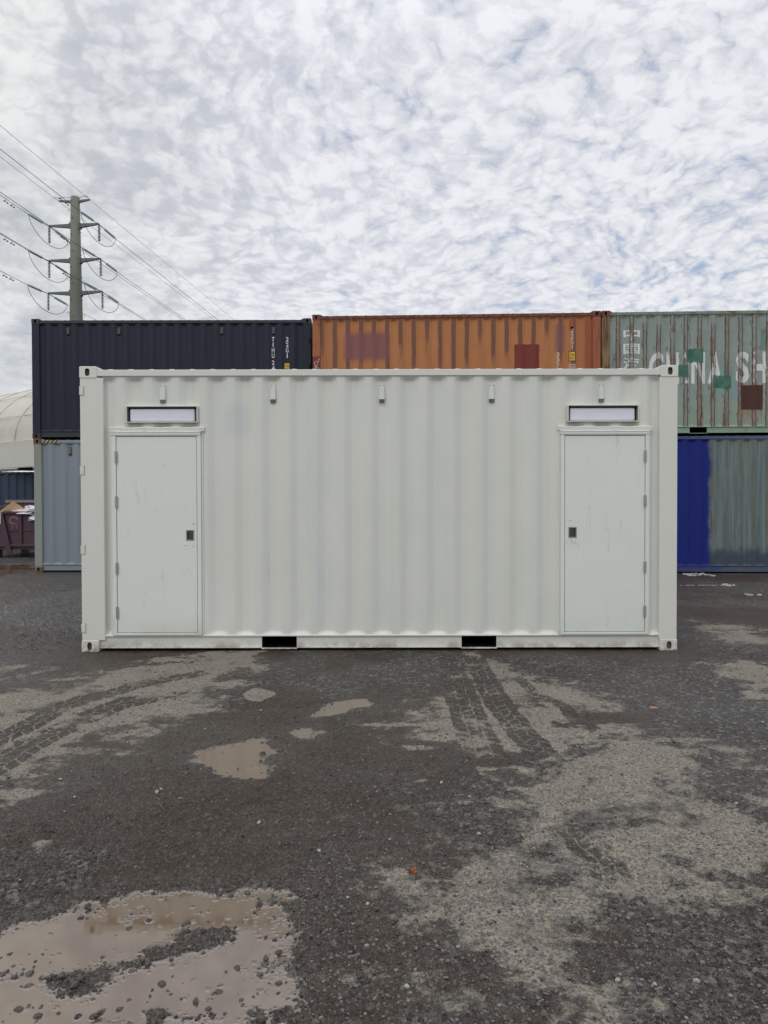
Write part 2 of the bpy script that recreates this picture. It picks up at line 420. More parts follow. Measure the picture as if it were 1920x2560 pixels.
def bluesill(g):
    o = g.coord(); x, y, z = g.sep(o); n = g.noise(o, 3, 4, 0.7)
    c = g.mix((x + (n - 0.5) * 1.2).ss(1.8, 2.8), (0.03, 0.045, 0.16), (0.07, 0.095, 0.15))
    return g.mix(n.ss(0.55, 0.68) * 0.6, c, (0.11, 0.10, 0.09))
M['bluesill'] = material('blue_grey_sill', rough=0.6, build=bluesill)
M['text_white'] = material('white_marking', (0.66, 0.68, 0.70), 0.6)
M['text_cream'] = material('cream_marking', rough=0.7, build=lambda g: g.mix(g.noise(g.coord(), 30, 4, 0.7).ss(0.6, 0.68), (0.62, 0.56, 0.47), (0.40, 0.18, 0.08)))
M['label_yellow'] = material('yellow_sticker', (0.72, 0.46, 0.03), 0.5)
M['black_print'] = material('black_print', (0.02, 0.018, 0.015), 0.6)
M['graffiti'] = material('chalk_white_graffiti', (0.62, 0.50, 0.44), 0.8)
M['teal_mark'] = material('teal_mark', rough=0.6, build=lambda g: g.mix(g.noise(g.coord(), 20, 3, 0.7), (0.11, 0.20, 0.235), (0.17, 0.28, 0.31)))
M['boxdark'] = material('vent_dark', (0.05, 0.055, 0.065), 0.5)
M['boxbrown'] = material('vent_brown', (0.13, 0.12, 0.09), 0.6)
M['roofrust'] = material('container_roof', (0.20, 0.18, 0.16), 0.8)

# ------------------------------------------------------------------ shipping containers
PITCH = 0.2790
class Corr:
    """front wall section: recess (inner flat) centred at phase + k*pitch"""
    def __init__(s, phase, y_out=0.022, depth=0.036, soft=0.008):
        s.phase, s.y, s.d, s.soft = phase, y_out, depth, soft
    def prof(s, x):
        t = abs(((x - s.phase + PITCH / 2) % PITCH) - PITCH / 2)
        if t < 0.036 - s.soft: k = 1.0
        elif t > 0.104 + s.soft: k = 0.0
        elif t < 0.036 + s.soft:
            a = (t - 0.036 + s.soft) / (2 * s.soft); k = 1 - a * a * s.soft / 0.068
        elif t > 0.104 - s.soft:
            a = (0.104 + s.soft - t) / (2 * s.soft); k = a * a * s.soft / 0.068
        else: k = 1 - (t - 0.036) / 0.068
        return s.y + s.d * k
    def breaks(s, x0, x1):
        out = []
        k0 = int((x0 - s.phase) / PITCH) - 2
        for k in range(k0, k0 + int((x1 - x0) / PITCH) + 5):
            c = s.phase + k * PITCH
            for t in (0.036 - s.soft, 0.036, 0.036 + s.soft, 0.104 - s.soft, 0.104, 0.104 + s.soft):
                out += [c - t, c + t]
        return [v for v in sorted(out) if x0 + 0.002 < v < x1 - 0.002]

def wall_mesh(corr, x0, x1, z0, z1, holes=(), wav=0.0, flip=False, rows=0.16):
    xs = [x0] + corr.breaks(x0, x1) + [x1]
    for h in holes: xs += [h[0], h[1]]
    zs = [z0, z0 + 0.010, z0 + 0.024, z0 + 0.040, z1 - 0.055, z1 - 0.040, z1 - 0.026, z1 - 0.012, z1]
    n = int((z1 - z0) / rows); zs += [z0 + 0.05 + (z1 - z0 - 0.12) * i / n for i in range(n + 1)]
    for h in holes: zs += [h[2], h[3]]
    def uniq(l):
        l = sorted(l); o = [l[0]]
        for v in l[1:]:
            if v - o[-1] > 0.0015: o.append(v)
        return o
    xs, zs = uniq(xs), uniq(zs)
    bm = B(); grid = []
    for z in zs:
        e = min((z1 - z) / 0.055, (z - z0) / 0.034); e = max(0.0, min(1.0, e)); e = e * e * (3 - 2 * e)
        row = []
        for x in xs:
            y = corr.y + (corr.prof(x) - corr.y) * e
            if wav: y += e * wav * (math.sin(x * 3.1 + z * 1.7) * 0.5 + math.sin(x * 7.3 - z * 4.1 + 2) * 0.3 + math.sin(z * 9 + x * 1.3) * 0.2)
            row.append(bm.verts.new((x, y, z)))
        grid.append(row)
    for j in range(len(zs) - 1):
        for i in range(len(xs) - 1):
            cx, cz = (xs[i] + xs[i + 1]) / 2, (zs[j] + zs[j + 1]) / 2
            if any(h[0] < cx < h[1] and h[2] < cz < h[3] for h in holes): continue
            q = (grid[j][i], grid[j][i + 1], grid[j + 1][i + 1], grid[j + 1][i])
            bm.faces.new(q if not flip else q[::-1])
    bmesh.ops.delete(bm, geom=[v for v in bm.verts if not v.link_faces], context='VERTS')
    return bm

def casting_bm(x0, x1, z0, z1, y0=0.0, depth=0.16, hole=(0.026, 0.040), sx=0.0):
    """rounded block with an oval hole in its front face; slot 1 inside the hole"""
    bm = B(); n = 28; cx, cz = (x0 + x1) / 2, (z0 + z1) / 2; a, b = (x1 - x0) / 2, (z1 - z0) / 2
    def sup(t, p):
        c, s = math.cos(t), math.sin(t)
        return math.copysign(abs(c) ** (2 / p), c), math.copysign(abs(s) ** (2 / p), s)
    O, F, I, D, K = [], [], [], [], []
    for k in range(n):
        t = 2 * math.pi * k / n; u, w = sup(t, 14); uo, wo = sup(t, 3.0)
        F.append(bm.verts.new((cx + u * (a - 0.004), y0, cz + w * (b - 0.004))))
        O.append(bm.verts.new((cx + u * a, y0 + 0.005, cz + w * b)))
        K.append(bm.verts.new((cx + u * a, y0 + depth, cz + w * b)))
        I.append(bm.verts.new((cx + sx + uo * hole[0], y0, cz + wo * hole[1])))
        D.append(bm.verts.new((cx + sx + uo * hole[0], y0 + 0.03, cz + wo * hole[1])))
    for k in range(n):
        m = (k + 1) % n
        bm.faces.new((F[k], I[k], I[m], F[m])[::-1]); bm.faces.new((O[k], F[k], F[m], O[m])[::-1])
        bm.faces.new((K[k], O[k], O[m], K[m])[::-1]); bm.faces.new((I[k], D[k], D[m], I[m])[::-1]).material_index = 1
    bm.faces.new(D[::-1]).material_index = 1; bm.faces.new(K)
    bmesh.ops.recalc_face_normals(bm, faces=[f for f in bm.faces if f.material_index == 0])
    return bm

def vent(parent, x, z, mats, corr=None, yy=None):
    y = (corr.prof(x) if corr else 0.05) if yy is None else yy
    e = bpy.data.objects.new('vent', box_mesh_plate(x, y, z)); COL.objects.link(e); e.parent = parent
    e.data.materials.append(mats[0])
    bm = B(); hexa(bm, [(x - .027, y - .028, z - .052), (x + .027, y - .028, z - .052), (x + .027, y - .0035, z - .052), (x - .027, y - .0035, z - .052),
                        (x - .025, y - .018, z + .078), (x + .025, y - .018, z + .078), (x + .025, y - .0035, z + .078), (x - .025, y - .0035, z + .078)])
    obj('vent_cover', bm, mats[0], e, bevel=0.003)
    bm = B(); hexa(bm, [(x - .026, y - .008, z - .088), (x + .026, y - .008, z - .088), (x + .026, y - .0035, z - .088), (x - .026, y - .0035, z - .088),
                        (x - .026, y - .026, z - .053), (x + .026, y - .026, z - .053), (x + .026, y - .0035, z - .053), (x - .026, y - .0035, z - .053)])
    obj('vent_grille', bm, mats[1], e)
    for sx, sz in ((-.020, .090), (.020, .090), (0, -.096)):
        bm = B(); tube(bm, [(x + sx, y - .0036, z + sz), (x + sx, y - .007, z + sz)], .005, 6)
        obj('screw', bm, mats[1], e)
def box_mesh_plate(x, y, z):
    bm = B(); box(bm, x - .038, x + .038, y - .0035, y, z - .104, z + .102)
    me = bpy.data.meshes.new('vent_plate'); bm.to_mesh(me); bm.free(); return me

def text_piece(parent, s, x0, x1, z0, z1, mat, corr, bold=0.0, name='lettering', lift=0.003, flat=None, split=True):
    cu = bpy.data.curves.new(name, 'FONT'); cu.body = s; cu.resolution_u = 4
    cu.offset = bold; cu.size = 1.0
    t = bpy.data.objects.new('tmp', cu); COL.objects.link(t)
    bpy.context.view_layer.update()
    dg = bpy.context.evaluated_depsgraph_get()
    me = bpy.data.meshes.new_from_object(t.evaluated_get(dg))
    bpy.data.objects.remove(t)
    n = len(me.vertices)
    if n == 0: return None
    co = np.empty(n * 3, np.float32); me.vertices.foreach_get('co', co); co = co.reshape(-1, 3)
    mn, mx = co.min(0), co.max(0)
    X = x0 + (co[:, 0] - mn[0]) / max(1e-6, mx[0] - mn[0]) * (x1 - x0)
    Z = z0 + (co[:, 1] - mn[1]) / max(1e-6, mx[1] - mn[1]) * (z1 - z0)
    me.vertices.foreach_set('co', np.stack([X, np.zeros(n), Z], 1).astype(np.float32).ravel()); me.update()
    bm = B(); bm.from_mesh(me)
    if flat is None:
        for b in corr.breaks(x0, x1):
            bmesh.ops.bisect_plane(bm, geom=bm.verts[:] + bm.edges[:] + bm.faces[:], plane_co=(b, 0, 0), plane_no=(1, 0, 0))
        for v in bm.verts: v.co.y = corr.prof(v.co.x) - lift
    else:
        for v in bm.verts: v.co.y = flat - lift
    bm.normal_update()
    for f in bm.faces:
        if f.normal.y > 0: f.normal_flip()
    return obj(name, bm, mat, parent)
def decal(parent, x0, x1, z0, z1, mat, corr, name, lift=0.002, flat=None):
    """thin sticker that follows the corrugation"""
    xs = [x0] + (corr.breaks(x0, x1) if flat is None else []) + [x1]
    bm = B(); P = [[bm.verts.new((x, (corr.prof(x) if flat is None else flat) - lift, z)) for x in xs] for z in (z0, z1)]
    for i in range(len(xs) - 1): bm.faces.new((P[0][i], P[0][i + 1], P[1][i + 1], P[1][i]))
    return obj(name, bm, mat, parent)

L, W = 6.058, 2.438
def container(name, loc, rz, H, corr, mats, label, group, holes=(), lp=0.168, rp=0.168, length=L, pockets=(2.00, 4.05), vents=(), vent_z=None, vmats=None, wav=0.0, detail=True, gusset=True, pocket_w=0.355):
    t = empty(name, loc, rz); tag(t, label, 'shipping container', group)
    wall, rail, post, cast, sill = (mats[k] for k in ('wall', 'rail', 'post', 'cast', 'sill'))
    LL = length; ch = 0.118; cw = 0.178
    # side wall with its openings
    obj('side_wall', wall_mesh(corr, lp, LL - rp, 0.160, H - 0.093, holes, wav), wall, t, smooth=True)
    bm = wall_mesh(corr, lp, LL - rp, 0.160, H - 0.093, (), 0.0, flip=True, rows=0.8)
    for v in bm.verts: v.co.y = W - v.co.y
    obj('side_wall', bm, wall, t)
    # end walls
    for ex, sg in ((0.012, 1), (LL - 0.012, -1)):
        bm = B(); m = 11
        pr = []
        for i in range(m * 4 + 1):
            q = i % 4; y = 0.15 + (W - 0.3) * i / (m * 4)
            pr.append((ex + sg * (0.035 if q in (1, 2) else 0.0), y))
        lo = [bm.verts.new((a, b, 0.16)) for a, b in pr]; hi = [bm.verts.new((a, b, H - 0.093)) for a, b in pr]
        for i in range(len(pr) - 1): bm.faces.new((lo[i], lo[i + 1], hi[i + 1], hi[i]))
        obj('end_wall', bm, wall, t)
    # castings
    for cx0, cx1 in ((0, cw), (LL - cw, LL)):
        for z0 in (0.0, H - ch):
            obj('corner_casting', casting_bm(cx0, cx1, z0, z0 + ch, hole=(0.024, 0.038), sx=(-0.006 if cx0 == 0 else 0.006)), [cast, mats.get('hole', M['void'])], t)
            bm = casting_bm(cx0, cx1, z0, z0 + ch)
            for v in bm.verts: v.co.y = W - v.co.y
            bm.faces.ensure_lookup_table(); bmesh.ops.reverse_faces(bm, faces=bm.faces[:])
            obj('corner_casting', bm, [cast, M['void']], t)
    # corner posts
    for a, b in ((0.004, lp), (LL - rp, LL - 0.004)):
        for y0, y1 in ((0.006, 0.15), (W - 0.15, W - 0.006)):
            bm = B(); box(bm, a, b, y0, y1, ch - 0.002, H - ch + 0.002)
            obj('corner_post', bm, post, t, bevel=0.006)
    # rails
    bm = B(); box(bm, cw - 0.01, LL - cw + 0.01, 0.008, 0.075, H - 0.098, H - 0.034)
    if gusset:
        for a, b in ((cw - 0.004, cw + 0.062), (LL - cw + 0.004, LL - cw - 0.062)):
            v = [bm.verts.new(p) for p in ((a, 0.010, H - 0.036), (a, 0.010, H - 0.006), (b, 0.010, H - 0.036), (a, 0.07, H - 0.036), (a, 0.07, H - 0.006), (b, 0.07, H - 0.036))]
            for f in ((0, 1, 2), (3, 5, 4), (1, 4, 5, 2), (0, 2, 5, 3), (0, 3, 4, 1)): bm.faces.new([v[i] for i in f])
            bmesh.ops.recalc_face_normals(bm, faces=bm.faces[:])
    obj('top_rail', bm, rail, t, bevel=0.004)
    bm = B(); box(bm, cw - 0.01, LL - cw + 0.01, W - 0.075, W - 0.008, H - 0.098, H - 0.034); obj('top_rail', bm, rail, t)
    for ex in (0.012, LL - 0.082):
        bm = B(); box(bm, ex, ex + 0.07, cw, W - cw, H - 0.11, H - 0.02); obj('top_rail', bm, rail, t)
        bm = B(); box(bm, ex, ex + 0.07, cw, W - cw, 0.02, 0.165); obj('bottom_rail', bm, sill, t)
    # bottom rail in sections between the fork pockets: web, upper lip, lower flange
    cuts = [cw - 0.02] + sum([[p - pocket_w / 2, p + pocket_w / 2] for p in pockets], []) + [LL - cw + 0.02]
    bm = B()
    for i in range(0, len(cuts), 2):
        box(bm, cuts[i], cuts[i + 1], 0.030, 0.040, 0.046, 0.1535)
        box(bm, cuts[i], cuts[i + 1], 0.014, 0.075, 0.034, 0.0455)
    box(bm, cw - 0.015, LL - cw + 0.015, 0.010, 0.08, 0.154, 0.166)
    for p in pockets:
        box(bm, p - pocket_w / 2 - 0.004, p + pocket_w / 2 + 0.004, 0.018, 0.06, 0.022, 0.0335)
    obj('bottom_rail', bm, sill, t, bevel=0.002)
    bm = B(); box(bm, cw, LL - cw, W - 0.05, W - 0.012, 0.034, 0.158); obj('bottom_rail', bm, sill, t)
    for p in pockets:
        bm = B(); a, b = p - pocket_w / 2 + 0.001, p + pocket_w / 2 - 0.001
        P = [(a, 0.042, 0.036), (b, 0.042, 0.036), (b, 0.042, 0.1535), (a, 0.042, 0.1535)]
        f = [bm.verts.new(q) for q in P]; k = [bm.verts.new((q[0], W - 0.06, q[2])) for q in P]
        for i in range(4): bm.faces.new((f[i], f[(i + 1) % 4], k[(i + 1) % 4], k[i]))
        bm.faces.new(k)
        obj('fork_pocket', bm, M['void'], t)
    bm = B(); box(bm, 0.1, LL - 0.1, 0.09, W - 0.09, 0.150, 0.158); obj('underframe', bm, M['void'], t)
    # roof with cross ribs that stand just proud of the top rail
    bm = B(); xs = []; x = 0.20
    while x < LL - 0.22:
        xs += [(x, 0.0), (x + 0.075, 0.0), (x + 0.092, 1.0), (x + 0.128, 1.0), (x + 0.145, 0.0)]; x += 0.207
    rp_ = [(bm.verts.new((a, 0.030, H - 0.033 + 0.0075 * q)), bm.verts.new((a, W - 0.03, H - 0.033 + 0.0075 * q))) for a, q in xs]
    for i in range(len(rp_) - 1): bm.faces.new((rp_[i][0], rp_[i + 1][0], rp_[i + 1][1], rp_[i][1]))
    fr = [bm.verts.new((a, 0.030, H - 0.036)) for a, q in xs]
    for i in range(len(rp_) - 1): bm.faces.new((fr[i], fr[i + 1], rp_[i + 1][0], rp_[i][0]))
    obj('roof', bm, mats.get('roof', rail), t)
    for vx in vents: vent(t, vx, vent_z if vent_z else H - 0.275, vmats, corr)
    return t

# ---- the white container with two doors
cw_ = Corr(0.831)
HD = 2.896
white = {'wall': M['white_wall'], 'rail': M['white_rail'], 'post': M['white_rail'], 'cast': M['white_rail'], 'sill': M['white_rail'], 'hole': M['hole_brown'], 'roof': M['white_rail']}
doorsX = ((0.326, 1.226, 0.372, 1.180), (4.868, 5.764, 4.914, 5.722))    # frame x0,x1, leaf x0,x1
DZ0, DZ1, LZ0, LZ1 = 0.167, 2.222, 0.200, 2.184
lightsX = ((0.472, 1.196), (4.938, 5.658)); GZ0, GZ1 = 2.326, 2.496
holes = [(a + 0.01, b - 0.01, DZ0, DZ1 - 0.01) for a, b, c, d in doorsX] + [(a + 0.01, b - 0.01, GZ0 + 0.01, GZ1 - 0.01) for a, b in lightsX]
CX = -3.079
wc = container('white_container', (CX, 7.198, 0), 0, HD, cw_, white,
               'white site-office shipping container with two flush doors, standing alone on wet gravel', None,
               holes=holes, lp=0.240, rp=0.186, pockets=(2.008, 4.046), vents=(0.831, 1.953, 3.060, 4.176, 5.292), vent_z=HD - 0.283,
               vmats=(M['vent_white'], M['vent_grille']), wav=0.0022)
# hinge lugs of the end doors that show at the edge of the left post
for z in (2.650, 1.845, 1.040, 0.243):
    bm = B(); box(bm, 0.001, 0.043, -0.001, 0.010, z - 0.044, z + 0.044, 0)
    box(bm, 0.003, 0.034, -0.003, -0.0012, z - 0.034, z + 0.034, 0)
    h = obj('hinge_lug', bm, M['white_rail'], wc, bevel=0.003)
    bm = B(); box(bm, 0.0445, 0.0475, 0.003, 0.0058, z - 0.046, z + 0.046); box(bm, 0.0, 0.0475, 0.003, 0.0058, z + 0.0445, z + 0.0475)
    obj('lug_gap', bm, M['recess'], h)
for k, (fx0, fx1, lx0, lx1) in enumerate(doorsX):
    left = k == 0
    bm = B(); yf, yb = -0.004, 0.072
    box(bm, fx0, lx0 - 0.006, yf, yb, DZ0, DZ1); box(bm, lx1 + 0.006, fx1, yf, yb, DZ0, DZ1)
    box(bm, lx0 - 0.0055, lx1 + 0.0055, yf, yb, DZ0 + 0.0002, LZ0 - 0.006); box(bm, lx0 - 0.0055, lx1 + 0.0055, yf, yb, LZ1 + 0.006, DZ1 - 0.0002)
    fr = obj('door_frame', bm, M['white_door'], wc, bevel=0.003)
    bm = B(); box(bm, fx0 - 0.010, fx1 + 0.004, -0.016, 0.02, 2.2235, 2.236); box(bm, fx0 - 0.006, fx1, -0.012, 0.02, 2.2005, 2.2230)
    obj('drip_edge', bm, M['white_door'], fr, bevel=0.003)
    # dented flashing strip above the frame and narrow strips down its sides
    bm = B(); n = 24; pts = []
    x0, x1 = fx0 - 0.030, fx1 + 0.034
    for i in range(n + 1):
        x = x0 + (x1 - x0) * i / n; w = 0.003 * math.sin(i * 0.9 + k) + 0.002 * math.sin(i * 2.3)
        pts.append([bm.verts.new((x, yy, z + w)) for yy, z in ((0.020, 2.2365), (0.004, 2.2365), (0.000, 2.272), (0.004, 2.282), (0.022, 2.284))])
    for i in range(n):
        for j in range(4): bm.faces.new((pts[i][j], pts[i + 1][j], pts[i + 1][j + 1], pts[i][j + 1])[::-1])
    for e in (pts[0], pts[-1][::-1]): bm.faces.new(e)
    obj('flashing', bm, M['white_rail'], wc)
    bm = B(); box(bm, fx1 + 0.0005, fx1 + 0.020, 0.012, 0.05, DZ0, 2.235); box(bm, fx0 - 0.020, fx0 - 0.0005, 0.012, 0.05, DZ0, 2.235)
    obj('side_flashing', bm, M['white_wall'], wc, bevel=0.004)
    # beads of filler beside the frame
    bm = B(); xx = fx1 + 0.030 if left else fx0 - 0.030
    for i in range(60):
        z = 0.25 + 1.95 * (i + random.random() * 0.8) / 60
        if random.random() < 0.35: continue
        r = 0.0022 + random.random() * 0.0022; xq = xx + random.uniform(-0.004, 0.004)
        bmesh.ops.create_icosphere(bm, subdivisions=1, radius=r, matrix=Matrix.Translation((xq, cw_.prof(xq) + 0.001, z)))
    o = obj('filler_bead', bm, M['white_wall'], wc, smooth=True); o['kind'] = 'stuff'
    # dark rebate behind the leaf
    bm = B(); box(bm, lx0 - 0.0055, lx1 + 0.0055, 0.058, 0.070, LZ0 - 0.0055, LZ1 + 0.0055); obj('door_rebate', bm, M['void'], fr)
    # leaf, split around the paddle latch recess
    tx0, tx1 = (lx1 - 0.110, lx1 - 0.026) if left else (lx0 + 0.034, lx0 + 0.120)
    tz0, tz1 = (1.130, 1.240) if left else (1.150, 1.262)
    bm = B()
    xs = [lx0, tx0 + 0.006, tx1 - 0.006, lx1]; zs = [LZ0, tz0 + 0.006, tz1 - 0.006, LZ1]
    P = [[bm.verts.new((x, 0.004, z)) for x in xs] for z in zs]; Q = [[bm.verts.new((x, 0.050, z)) for x in xs] for z in zs]
    for j in range(3):
        for i in range(3):
            if i == 1 and j == 1: continue
            bm.faces.new((P[j][i], P[j][i + 1], P[j + 1][i + 1], P[j + 1][i]))
    for i in range(3):
        bm.faces.new((Q[0][i], Q[0][i + 1], P[0][i + 1], P[0][i])); bm.faces.new((P[3][i], P[3][i + 1], Q[3][i + 1], Q[3][i]))
        bm.faces.new((Q[i][0], P[i][0], P[i + 1][0], Q[i + 1][0])); bm.faces.new((P[i][3], Q[i][3], Q[i + 1][3], P[i + 1][3]))
    for (a, b) in (((1, 1), (1, 2)), ((1, 2), (2, 2)), ((2, 2), (2, 1)), ((2, 1), (1, 1))):
        bm.faces.new((P[a[0]][a[1]], P[b[0]][b[1]], Q[b[0]][b[1]], Q[a[0]][a[1]]))
    door = obj('door', bm, M['white_door'], wc)
    # latch: steel pan, paddle, slot, key cylinder
    bm = B(); d = 0.010
    for (a, b, c, e) in ((tx0, tx0 + d, tz0, tz1), (tx1 - d, tx1, tz0, tz1), (tx0 + d, tx1 - d, tz0, tz0 + d), (tx0 + d, tx1 - d, tz1 - d, tz1)):
        box(bm, a, b, 0.0005, 0.0035, c, e)
    lt = obj('latch', bm, M['hinge'], door, bevel=0.001)
    bm = B(); box(bm, tx0 + d, tx1 - d, 0.020, 0.024, tz0 + d, tz1 - d)
    sx = tx0 + d if left else tx1 - d - 0.020
    px0, px1 = (sx + 0.019, tx1 - d - 0.002) if left else (tx0 + d + 0.002, sx + 0.001)
    box(bm, px0, px1, 0.006, 0.019, tz0 + d + 0.003, tz1 - d - 0.002)
    tube(bm, [((px0 + px1) / 2, 0.0055, tz0 + 0.030), ((px0 + px1) / 2, 0.002, tz0 + 0.030)], 0.010, 12)
    tube(bm, [((sx + 0.012), 0.0195, tz1 - 0.022), ((sx + 0.012), 0.004, tz1 - 0.022)], 0.009, 12)
    obj('latch_paddle', bm, M['steel_dark'], door, bevel=0.0015)
    # scratched paint round the latch
    for s in range(9):
        bm = B()
        a = random.uniform(tx0 - 0.03, tx1); z = random.choice((tz0 - 0.052, tz1 + 0.058)) + random.uniform(-0.012, 0.012)
        q = random.uniform(0.012, 0.034); sl = random.uniform(-0.012, 0.012); w = random.uniform(0.0012, 0.0026)
        b_ = min(a + q, lx1 - 0.004)
        v = [bm.verts.new(p) for p in ((a, 0.0028, z), (b_, 0.0028, z + sl), (b_, 0.0028, z + sl + w), (a + q * 0.4, 0.0028, z + w * 2.0 + sl * 0.3))]
        bm.faces.new(v)
        obj('paint_scratch', bm, M['recess'], door)
    hx = lx0 - 0.003 if left else lx1 + 0.003
    for z in (1.978, 1.524, 0.852, 0.402):
        bm = B(); tube(bm, [(hx, -0.008, z - 0.060), (hx, -0.008, z + 0.060)], 0.0085, 10)
        box(bm, hx - 0.014, hx + 0.014, -0.0075, -0.0045, z - 0.056, z + 0.056)
        obj('hinge', bm, M['hinge'], door)
for k, (a, b) in enumerate(lightsX):
    bm = B(); y0, y1 = -0.006, 0.115; w = 0.009
    box(bm, a, a + w, y0, y1, GZ0, GZ1); box(bm, b - w, b, y0, y1, GZ0, GZ1)
    box(bm, a + w, b - w, y0, y1, GZ0 + 0.0002, GZ0 + w); box(bm, a + w, b - w, y0, y1, GZ1 - w, GZ1 - 0.0002)
    fr = obj('light_recess', bm, M['white_rail'], wc, bevel=0.002)
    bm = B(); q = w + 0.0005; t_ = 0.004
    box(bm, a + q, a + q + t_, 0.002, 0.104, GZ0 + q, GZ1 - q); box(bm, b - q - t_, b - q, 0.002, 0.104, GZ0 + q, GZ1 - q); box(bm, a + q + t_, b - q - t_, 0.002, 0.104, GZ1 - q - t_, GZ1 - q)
    obj('recess_shade', bm, M['recess_shade'], fr)  # thin dark strips imitating shade along the recess sides and top
    bm = B(); box(bm, a + w, b - w, 0.106, 0.112, GZ0 + w, GZ1 - w); obj('back_panel', bm, M['recess_shade'], fr)
    bm = B(); box(bm, a + 0.030, b - (0.034 if k == 0 else 0.030), 0.022, 0.104, GZ0 + 0.014, GZ1 - 0.026)
    o = obj('light_diffuser', bm, M['diffuser'], fr, bevel=0.014, smooth=False)
    bm = B(); box(bm, a + 0.026, b - 0.026, 0.035, 0.105, GZ0 + w + 0.0005, GZ0 + 0.0135); box(bm, a + 0.20, a + 0.21, 0.05, 0.09, GZ1 - 0.024, GZ1 - w - 0.0065)
    obj('light_base', bm, M['steel_dark'], fr)

# ---- the stacks behind
GB = 'stacked containers behind the white one'
YL = 15.43
cn = Corr(0.775)
navy_m = {'wall': M['navy'], 'rail': M['navy_trim'], 'post': M['navy'], 'cast': M['navy_trim'], 'sill': M['navy_trim']}
nv = container('navy_container', (-7.625, YL, 2.896), 0, 2.591, cn, navy_m,
               'dark navy container in the upper left stack, with the pole rising behind it', GB,
               vents=(0.775, 1.88, 4.11, 5.235), vmats=(M['boxdark'], M['void']))
def vtext(par, s, x, ztop, zbot, w, mat, corr, bold=0.012, gap=0.16):
    n = len(s); h = (ztop - zbot) / n
    for i, chh in enumerate(s):
        if chh == ' ': continue
        ww = w * (0.32 if chh in '1I' else 1.0)
        text_piece(par, chh, x - ww / 2, x + ww / 2, ztop - h * (i + 1) + h * gap, ztop - h * i, mat, corr, bold, name='lettering')
vtext(nv, 'TIHU', 5.225, 2.195, 1.725, 0.058, M['text_white'], cn)
vtext(nv, '248 ', 5.225, 1.690, 1.235, 0.058, M['text_white'], cn)
vtext(nv, '22G1', 5.530, 2.195, 1.725, 0.062, M['text_white'], cn)
def height_label(par, x0, x1, z0, z1, corr, framed):
    if framed: decal(par, x0 - 0.012, x1 + 0.012, z0 - 0.014, z1 + 0.014, M['black_print'], corr, 'sticker_border', 0.003)
    decal(par, x0, x1, z0, z1, M['label_yellow'], corr, 'sticker', 0.0045)
    zm = (z0 + z1) / 2; m = 0.012
    text_piece(par, '2.6m', x0 + m, x1 - m, zm + 0.006, z1 - m * 1.5, M['black_print'], corr, 0.01, 'sticker_print', 0.006)
    text_piece(par, '8\'6"', x0 + m, x1 - m, z0 + m * 1.5, zm - 0.010, M['black_print'], corr, 0.01, 'sticker_print', 0.006)
height_label(nv, 5.470, 5.575, 1.465, 1.625, cn, False)
decal(nv, 5.60, 5.88, 1.30, 1.455, M['teal_mark'], cn, 'teal_sticker', 0.004)
for z in (2.10, 1.55):
    bm = B(); box(bm, L - 0.040, L - 0.002, -0.002, 0.004, z - 0.045, z + 0.045); obj('hinge_lug', bm, M['void'], nv)
bm = B(); tube(bm, [(L + 0.03, 0.25, 1.9), (L + 0.05, 0.25, 2.25), (L + 0.02, 0.25, 2.45)], 0.012, 6); obj('lock_bar', bm, M['hinge'], nv)

cg = Corr(0.775)
grey_m = {'wall': M['greyblue'], 'rail': M['greyblue'], 'post': M['greypost'], 'cast': M['greypost'], 'sill': M['greyblue'], 'roof': M['greyblue']}
gc = container('grey_container', (-7.595, YL - 0.02, 0), 0, 2.896, cg, grey_m,
               'pale grey-blue container on the ground under the navy one, rusty corners', GB, vents=(0.775,), vmats=(M['boxbrown'], M['boxdark']))
bm = B(); box(bm, 0.215, 0.545, 0.0045, 0.0078, 2.896 - 0.095, 2.896 - 0.037); obj('hazard_tape', bm, M['hazard'], gc)

RZ = math.atan2(-0.255, 6.0)
def along(u, z): return (-1.515 + u * math.cos(RZ), 15.14 + u * math.sin(RZ), z)
co_ = Corr(0.3395)
or_m = {'wall': M['orange'], 'rail': M['rust_red'], 'post': M['orange_post'], 'cast': M['rust_red'], 'sill': M['rust_red']}
oc = container('orange_container', along(0, 2.896), RZ, 2.591, co_, or_m,
               'rust-streaked orange container with a faded purple patch, in the upper row behind', GB,
               vents=(5.46,), vmats=(M['orange_post'], M['void']))
vtext(oc, '22G1', 5.470, 2.235, 1.785, 0.055, M['text_cream'], co_)
vtext(oc, '3374', 5.175, 1.740, 1.290, 0.058, M['text_cream'], co_)
height_label(oc, 5.415, 5.525, 1.565, 1.745, co_, True)
for (a, b, c, d) in ((5.405, 5.535, 1.480, 1.490), (5.405, 5.535, 1.380, 1.390), (5.405, 5.413, 1.391, 1.479), (5.527, 5.535, 1.391, 1.479), (5.462, 5.468, 1.391, 1.479)):
    decal(oc, a, b, c, d, M['text_cream'], co_, 'mark_border', 0.004)
text_piece(oc, 'i', 5.430, 5.444, 1.402, 1.470, M['text_cream'], co_, 0.02, 'mark_print', 0.004)
text_piece(oc, 'c', 5.480, 5.518, 1.404, 1.466, M['text_cream'], co_, 0.02, 'mark_print', 0.004)
text_piece(oc, 'UIC', 5.415, 5.525, 1.300, 1.352, M['text_cream'], co_, 0.02, 'mark_print', 0.004)
bm = B()
